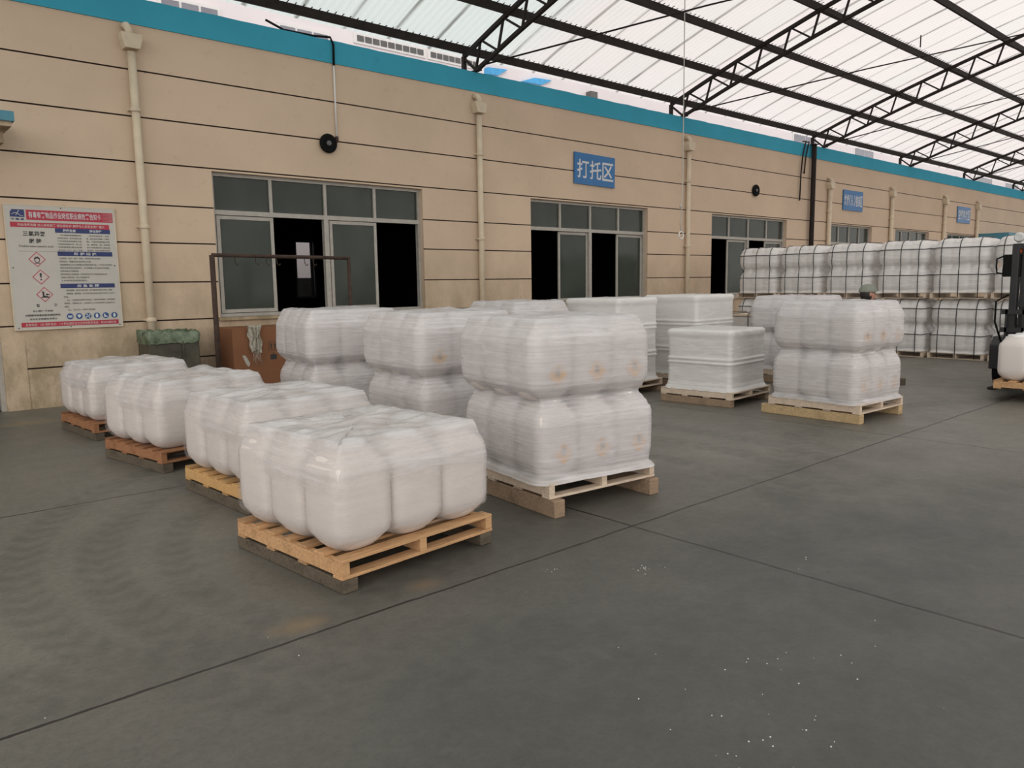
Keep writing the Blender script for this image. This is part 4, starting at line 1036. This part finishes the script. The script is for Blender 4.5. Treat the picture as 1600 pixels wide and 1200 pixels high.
# ------------------------------------------------------------------ white granules spilled on the concrete
m = MB(); rs = random.Random(3)
for (cx_, cy_, s_, n) in ((2.45, 1.5, .35, 30), (2.42, 1.25, .2, 12), (3.05, 1.45, .5, 8), (3.42, 2.72, .05, 14), (3.0, 3.1, .03, 6), (1.7, 2.9, .6, 4), (4.2, 2.1, .08, 5)):
    for _ in range(n):
        x, y = rs.gauss(cx_, s_), rs.gauss(cy_, s_*.6); r = rs.uniform(.0008, .0024)
        m.box(x-r, x+r, y-r, y+r, .0, r*1.2)
tag(m.build('spilled_granules', 'white'), 'white granules scattered over the dark concrete in the foreground', 'granules', kind='stuff')

# ------------------------------------------------------------------ person behind the golden-skid stack
def skin_body(name, verts, edges, radii, mat, parent, root=0, sub=2):
    me = D.meshes.new(name); me.from_pydata(verts, edges, []); o = D.objects.new(name, me); COL.objects.link(o); o.parent = parent
    md = o.modifiers.new('skin', 'SKIN'); md.use_smooth_shade = True
    for i, r in enumerate(radii):
        me.skin_vertices[0].data[i].radius = r if isinstance(r, tuple) else (r, r)
    me.skin_vertices[0].data[root].use_root = True
    s = o.modifiers.new('sub', 'SUBSURF'); s.levels = s.render_levels = sub
    me.materials.append(MT[mat]); return o
pe = thing('person', 'person in grey-green cap seen only by the head behind wrapped stack', 'person', (10.42, 4.60, 0), R(-41))
# local +x = facing direction (towards the right of the picture)
V = [(0, 0, .86), (0, 0, 1.0), (0, 0, 1.15), (.0, 0, 1.27), (.01, 0, 1.335), (.02, 0, 1.39),
     (0, .15, 1.24), (.04, .20, 1.02), (.16, .19, .88), (.24, .17, .84),
     (0, -.15, 1.24), (.03, -.20, 1.02), (.14, -.19, .86), (.22, -.17, .82),
     (0, .085, .78), (.02, .095, .45), (-.01, .10, .09), (.12, .11, .035),
     (0, -.085, .78), (.02, -.095, .45), (-.03, -.10, .09), (.10, -.11, .035)]
E_ = [(0, 1), (1, 2), (2, 3), (3, 4), (4, 5), (3, 6), (6, 7), (7, 8), (8, 9), (3, 10), (10, 11), (11, 12), (12, 13), (0, 14), (14, 15), (15, 16), (16, 17), (0, 18), (18, 19), (19, 20), (20, 21)]
Rr = [(.12, .14), (.115, .13), (.12, .145), (.09, .12), .05, .05, .06, .045, .036, .028, .06, .045, .036, .028, .085, .058, .042, .035, .085, .058, .042, .035]
body = skin_body('body', V, E_, Rr, 'skin', pe)
jk = skin_body('jacket', [(0, 0, .80), (0, 0, 1.0), (0, 0, 1.15), (0, 0, 1.25), (.005, 0, 1.335)], [(0, 1), (1, 2), (2, 3), (3, 4)],
          [(.165, .185), (.155, .172), (.150, .205), (.125, .205), (.072, .09)], 'cloth', pe)
for s_ in (-1, 1):
    A_ = [(.005, .02*s_, 1.285), (0, .12*s_, 1.25), (.01, .17*s_, 1.18), V[7] if s_ > 0 else V[11], V[8] if s_ > 0 else V[12]]
    skin_body('sleeve', A_, [(0, 1), (1, 2), (2, 3), (3, 4)], [.080, .084, .078, .064, .052], 'cloth', jk)
skin_body('trousers', [V[0], V[14], V[15], (-.01, .10, .07), V[18], V[19], (-.03, -.10, .07)], [(0, 1), (1, 2), (2, 3), (0, 4), (4, 5), (5, 6)], [(.14, .16), .105, .08, .066, .105, .08, .066], 'trousers', pe)
for s_ in (-1, 1):
    m = MB(); y = .11*s_; m.tube([(-.09, y, .045), (0, y, .055), (.10, y, .045), (.18, y, .035)], .045, 12, True, [.04, .046, .042, .030]); m.build('shoe', 'black', pe)
    base = Vector((.24 if s_ > 0 else .22, .17*s_, .84 if s_ > 0 else .82))
    m = MB()
    for q in range(4):
        a = base+Vector((.02, (-.03+.02*q), -.01)); L = (.065, .075, .072, .058)[q]; m.tube([a, a+Vector((L*.5, 0, -.02)), a+Vector((L*.8, 0, -.05))], .008, 7)
    m.tube([base+Vector((0, -.03*s_, 0)), base+Vector((.03, -.05*s_, -.01)), base+Vector((.05, -.05*s_, -.03))], .009, 7); m.build('fingers', 'skin', pe)
def ellip(m, c, r, n=20, k=14, f=None):
    vs = [];  fs = []
    for j in range(k+1):
        ph = PI*j/k
        for i in range(n):
            a = 2*PI*i/n; v = Vector((math.sin(ph)*math.cos(a), math.sin(ph)*math.sin(a), math.cos(ph)))
            if f: v = f(v)
            vs.append((c[0]+r[0]*v.x, c[1]+r[1]*v.y, c[2]+r[2]*v.z))
    for j in range(k):
        for i in range(n): fs.append((j*n+i, (j+1)*n+i, (j+1)*n+(i+1) % n, j*n+(i+1) % n))
    m.add(vs, fs, True)
HC = (.03, 0, 1.46)
def headf(v):
    v = v.copy()
    if v.z < 0: v.x *= 1-.18*abs(v.z); v.y *= 1-.3*abs(v.z); v.x += .12*abs(v.z)
    if v.x > .8: v.x += .05*(1-abs(v.z))
    return v
m = MB(); ellip(m, HC, (.095, .075, .115), f=headf); ho = m.build('head', 'skin', pe)
m = MB(); m.tube([(HC[0]+.090, 0, 1.475), (HC[0]+.112, 0, 1.445), (HC[0]+.092, 0, 1.437)], .010, 8, True, [.006, .013, .010]); m.build('nose', 'skin', ho)
m = MB(); m.tube([(HC[0]+.086, -.022, 1.415), (HC[0]+.094, 0, 1.413), (HC[0]+.086, .022, 1.415)], .005, 6); m.build('mouth', simple('lips', (.28, .10, .09), .5), ho)
for s_ in (-1, 1):
    m = MB(); ellip(m, (HC[0]+.080, .030*s_, 1.470), (.010, .013, .008), 10, 8); m.build('eye', 'white', ho)
    m = MB(); ellip(m, (HC[0]+.088, .030*s_, 1.470), (.004, .006, .006), 8, 6); m.build('pupil', 'ink', ho)
    m = MB(); ellip(m, (HC[0]-.005, .076*s_, 1.46), (.020, .010, .032), 10, 8); m.build('ear', 'skin', ho)
m = MB()
def hairf(v):
    v = v.copy()
    if v.x > .25: v.x = .25+(v.x-.25)*.15
    return v
ellip(m, (HC[0]-.012, 0, 1.468), (.100, .082, .118), f=hairf); m.build('hair', 'hair', pe)
cp_ = thing('cap_root', None, None)
D.objects.remove(cp_)
m = MB()
def capf(v):
    v = v.copy(); v.z = max(v.z, -.12); return v
ellip(m, (HC[0]-.008, 0, 1.495), (.118, .095, .098), 28, 18, capf); co = m.build('cap', 'cap', pe)
m = MB(); vs = []; fs = []
for j in range(7):
    for i in range(13):
        a = -1.15+2.3*i/12; r0 = .095+.095*j/6*math.cos(a*.8); vs.append((HC[0]+r0*math.cos(a), .092*math.sin(a)*(1-.05*j), 1.493-.022*(j/6)**1.5-.012*abs(math.sin(a))))
for j in range(6):
    for i in range(12): a = j*13+i; fs.append((a, a+1, a+14, a+13))
m.add(vs, fs, True); br = m.build('cap_brim', 'cap_light', co, recalc=False); q = br.modifiers.new('s', 'SOLIDIFY'); q.thickness = .005

# ------------------------------------------------------------------ forklift with its load at the right edge
fk = thing('forklift', 'black forklift carrying a pallet, cut off by the right picture edge', 'forklift', (12.9, 3.20, 0), 0)
# local: -x is the fork side
for s_ in (-1, 1):
    m = MB(); m.box(-.06, .06, s_*.36-.045, s_*.36+.045, .12, 2.12); m.build('mast_rail', 'fork_grey', fk, bevel=.008)
    m = MB(); m.box(.02, .10, s_*.27-.03, s_*.27+.03, .12, 2.05); m.build('mast_rail', 'fork_grey', fk, bevel=.006)
    m = MB(); m.tube([(.12, s_*.18, .3), (.12, s_*.18, 1.8)], .03, 12); m.build('lift_cylinder', 'grey', fk)
    m = MB(); m.box(-1.15, -.10, s_*.24-.05, s_*.24+.05, .135, .170); m.box(-.14, -.10, s_*.24-.05, s_*.24+.05, .135, .62); m.build('fork', 'steel', fk, bevel=.006)
m = MB()
for z in (.30, .58, .86, 1.12): m.box(-.10, -.06, -.48, .48, z, z+.07)
for k in range(5): m.box(-.10, -.07, -.46+.215*k, -.43+.215*k, .3, 1.19)
m.build('load_backrest', 'fork_grey', fk)
m = MB(); m.box(-.05, .09, -.40, .40, 2.06, 2.13); m.box(.0, .08, -.40, .40, 1.22, 1.30); m.build('mast_crossbar', 'fork_grey', fk)
m = MB(); vs = []
prof = [(.35, .22), (.35, .95), (.62, 1.05), (1.0, .60), (1.35, .60), (1.45, .95), (2.25, .98), (2.40, .75), (2.40, .25)]
m.poly(prof, -.50, .50); m.build('chassis', 'fork_grey', fk, bevel=.02)
for s_ in (-1, 1):
    m = MB(); m.poly([(.02, .30), (.02, .66), (.16, .78), (.60, .78), (.78, .60), (.78, .30), (.70, .30), (.62, .52), (.2, .55), (.14, .30)], s_*.54-.10, s_*.54+.10); m.build('fender', 'fork_grey', fk, bevel=.01)
    for (x, r) in ((.38, .27), (2.0, .22)):
        m = MB(); m.disc_lathe([(r*.55, -.09), (r*.95, -.09), (r, -.06), (r, .06), (r*.95, .09), (r*.55, .09)], (x, s_*.53, r), 'y', 28); wo_ = m.build('wheel', 'black', fk)
        m = MB(); m.disc_lathe([(r*.5, -.10), (r*.5, .10)], (x, s_*.53, r), 'y', 20); m.build('wheel_hub', 'grey', wo_)
    m = MB(); m.tube([(.36, s_*.46, .9), (.48, s_*.44, 1.95), (.62, s_*.44, 2.10)], .035, 10); m.tube([(2.0, s_*.46, .95), (1.9, s_*.44, 2.0), (1.75, s_*.44, 2.10)], .035, 10); m.build('guard_pillar', 'fork_grey', fk)
m = MB(); m.box(.60, 1.80, -.47, -.41, 2.08, 2.14); m.box(.60, 1.80, .41, .47, 2.08, 2.14)
for k in range(7): m.box(.60+.19*k, .64+.19*k, -.43, .43, 2.09, 2.13)
m.build('overhead_guard', 'fork_grey', fk)
m = MB(); m.box(1.25, 1.75, -.24, .24, .90, 1.06); m.box(1.65, 1.80, -.24, .24, 1.06, 1.55); m.build('seat', 'black', fk, bevel=.03)
m = MB(); m.tube([(1.0+.16*math.cos(a*PI/8)*.5, .16*math.sin(a*PI/8), 1.22+.16*math.cos(a*PI/8)*.8) for a in range(17)], .014, 8, False); m.tube([(.80, 0, .95), (1.0, 0, 1.22)], .02, 8); m.build('steering_wheel', 'black', fk)
m = MB(); m.box(-.04, .14, .30, .52, 1.66, 1.98); m.build('lamp_housing', 'black', fk, bevel=.015)
m = MB(); m.tube([(.0, .50, 1.70), (.0, .60, 1.72), (.0, .61, 1.80), (.0, .61, 1.92), (.0, .52, 1.96)], .012, 8); m.build('mirror_bracket', 'black', fk)
m = MB(); m.disc_lathe([(.055, 0), (.065, .02), (.065, .09), (.04, .12)], (.03, .36, 1.99), 'z', 18); m.build('beacon', 'orange', fk)
m = MB(); m.tube([(.05, .50, .7), (.05, .60, 1.0), (.05, .60, 1.30), (.05, .44, 1.40)], .014, 8); m.build('hose', 'black', fk)
m = MB(); m.disc_lathe([(.05, -.03), (.07, 0), (.07, .03)], (-.02, .34, 2.22), 'x', 18); m.box(-.0, .05, .31, .37, 2.13, 2.2); m.build('headlamp', 'lamp_white', fk)
# carried load
loc, a = place((11.70, 2.26), 1.15, 1.15, 2)
t = thing('drum_pallet', 'single-layer white drum load carried on the forklift at the right edge', 'pallet load', (loc[0], loc[1], .172), a)
z1 = add_pallet(t, 1.15, 1.12, 0, 'wood_new', None)
add_drums(t, z1+.001, .545, .545, 1, .60)
prof = [(0, .082), (.03, .042), (.08, .004), (.14, -.006), (.38, -.004), (.44, .004), (.49, .020), (.535, .045), (.575, .060), (.615, .080)]
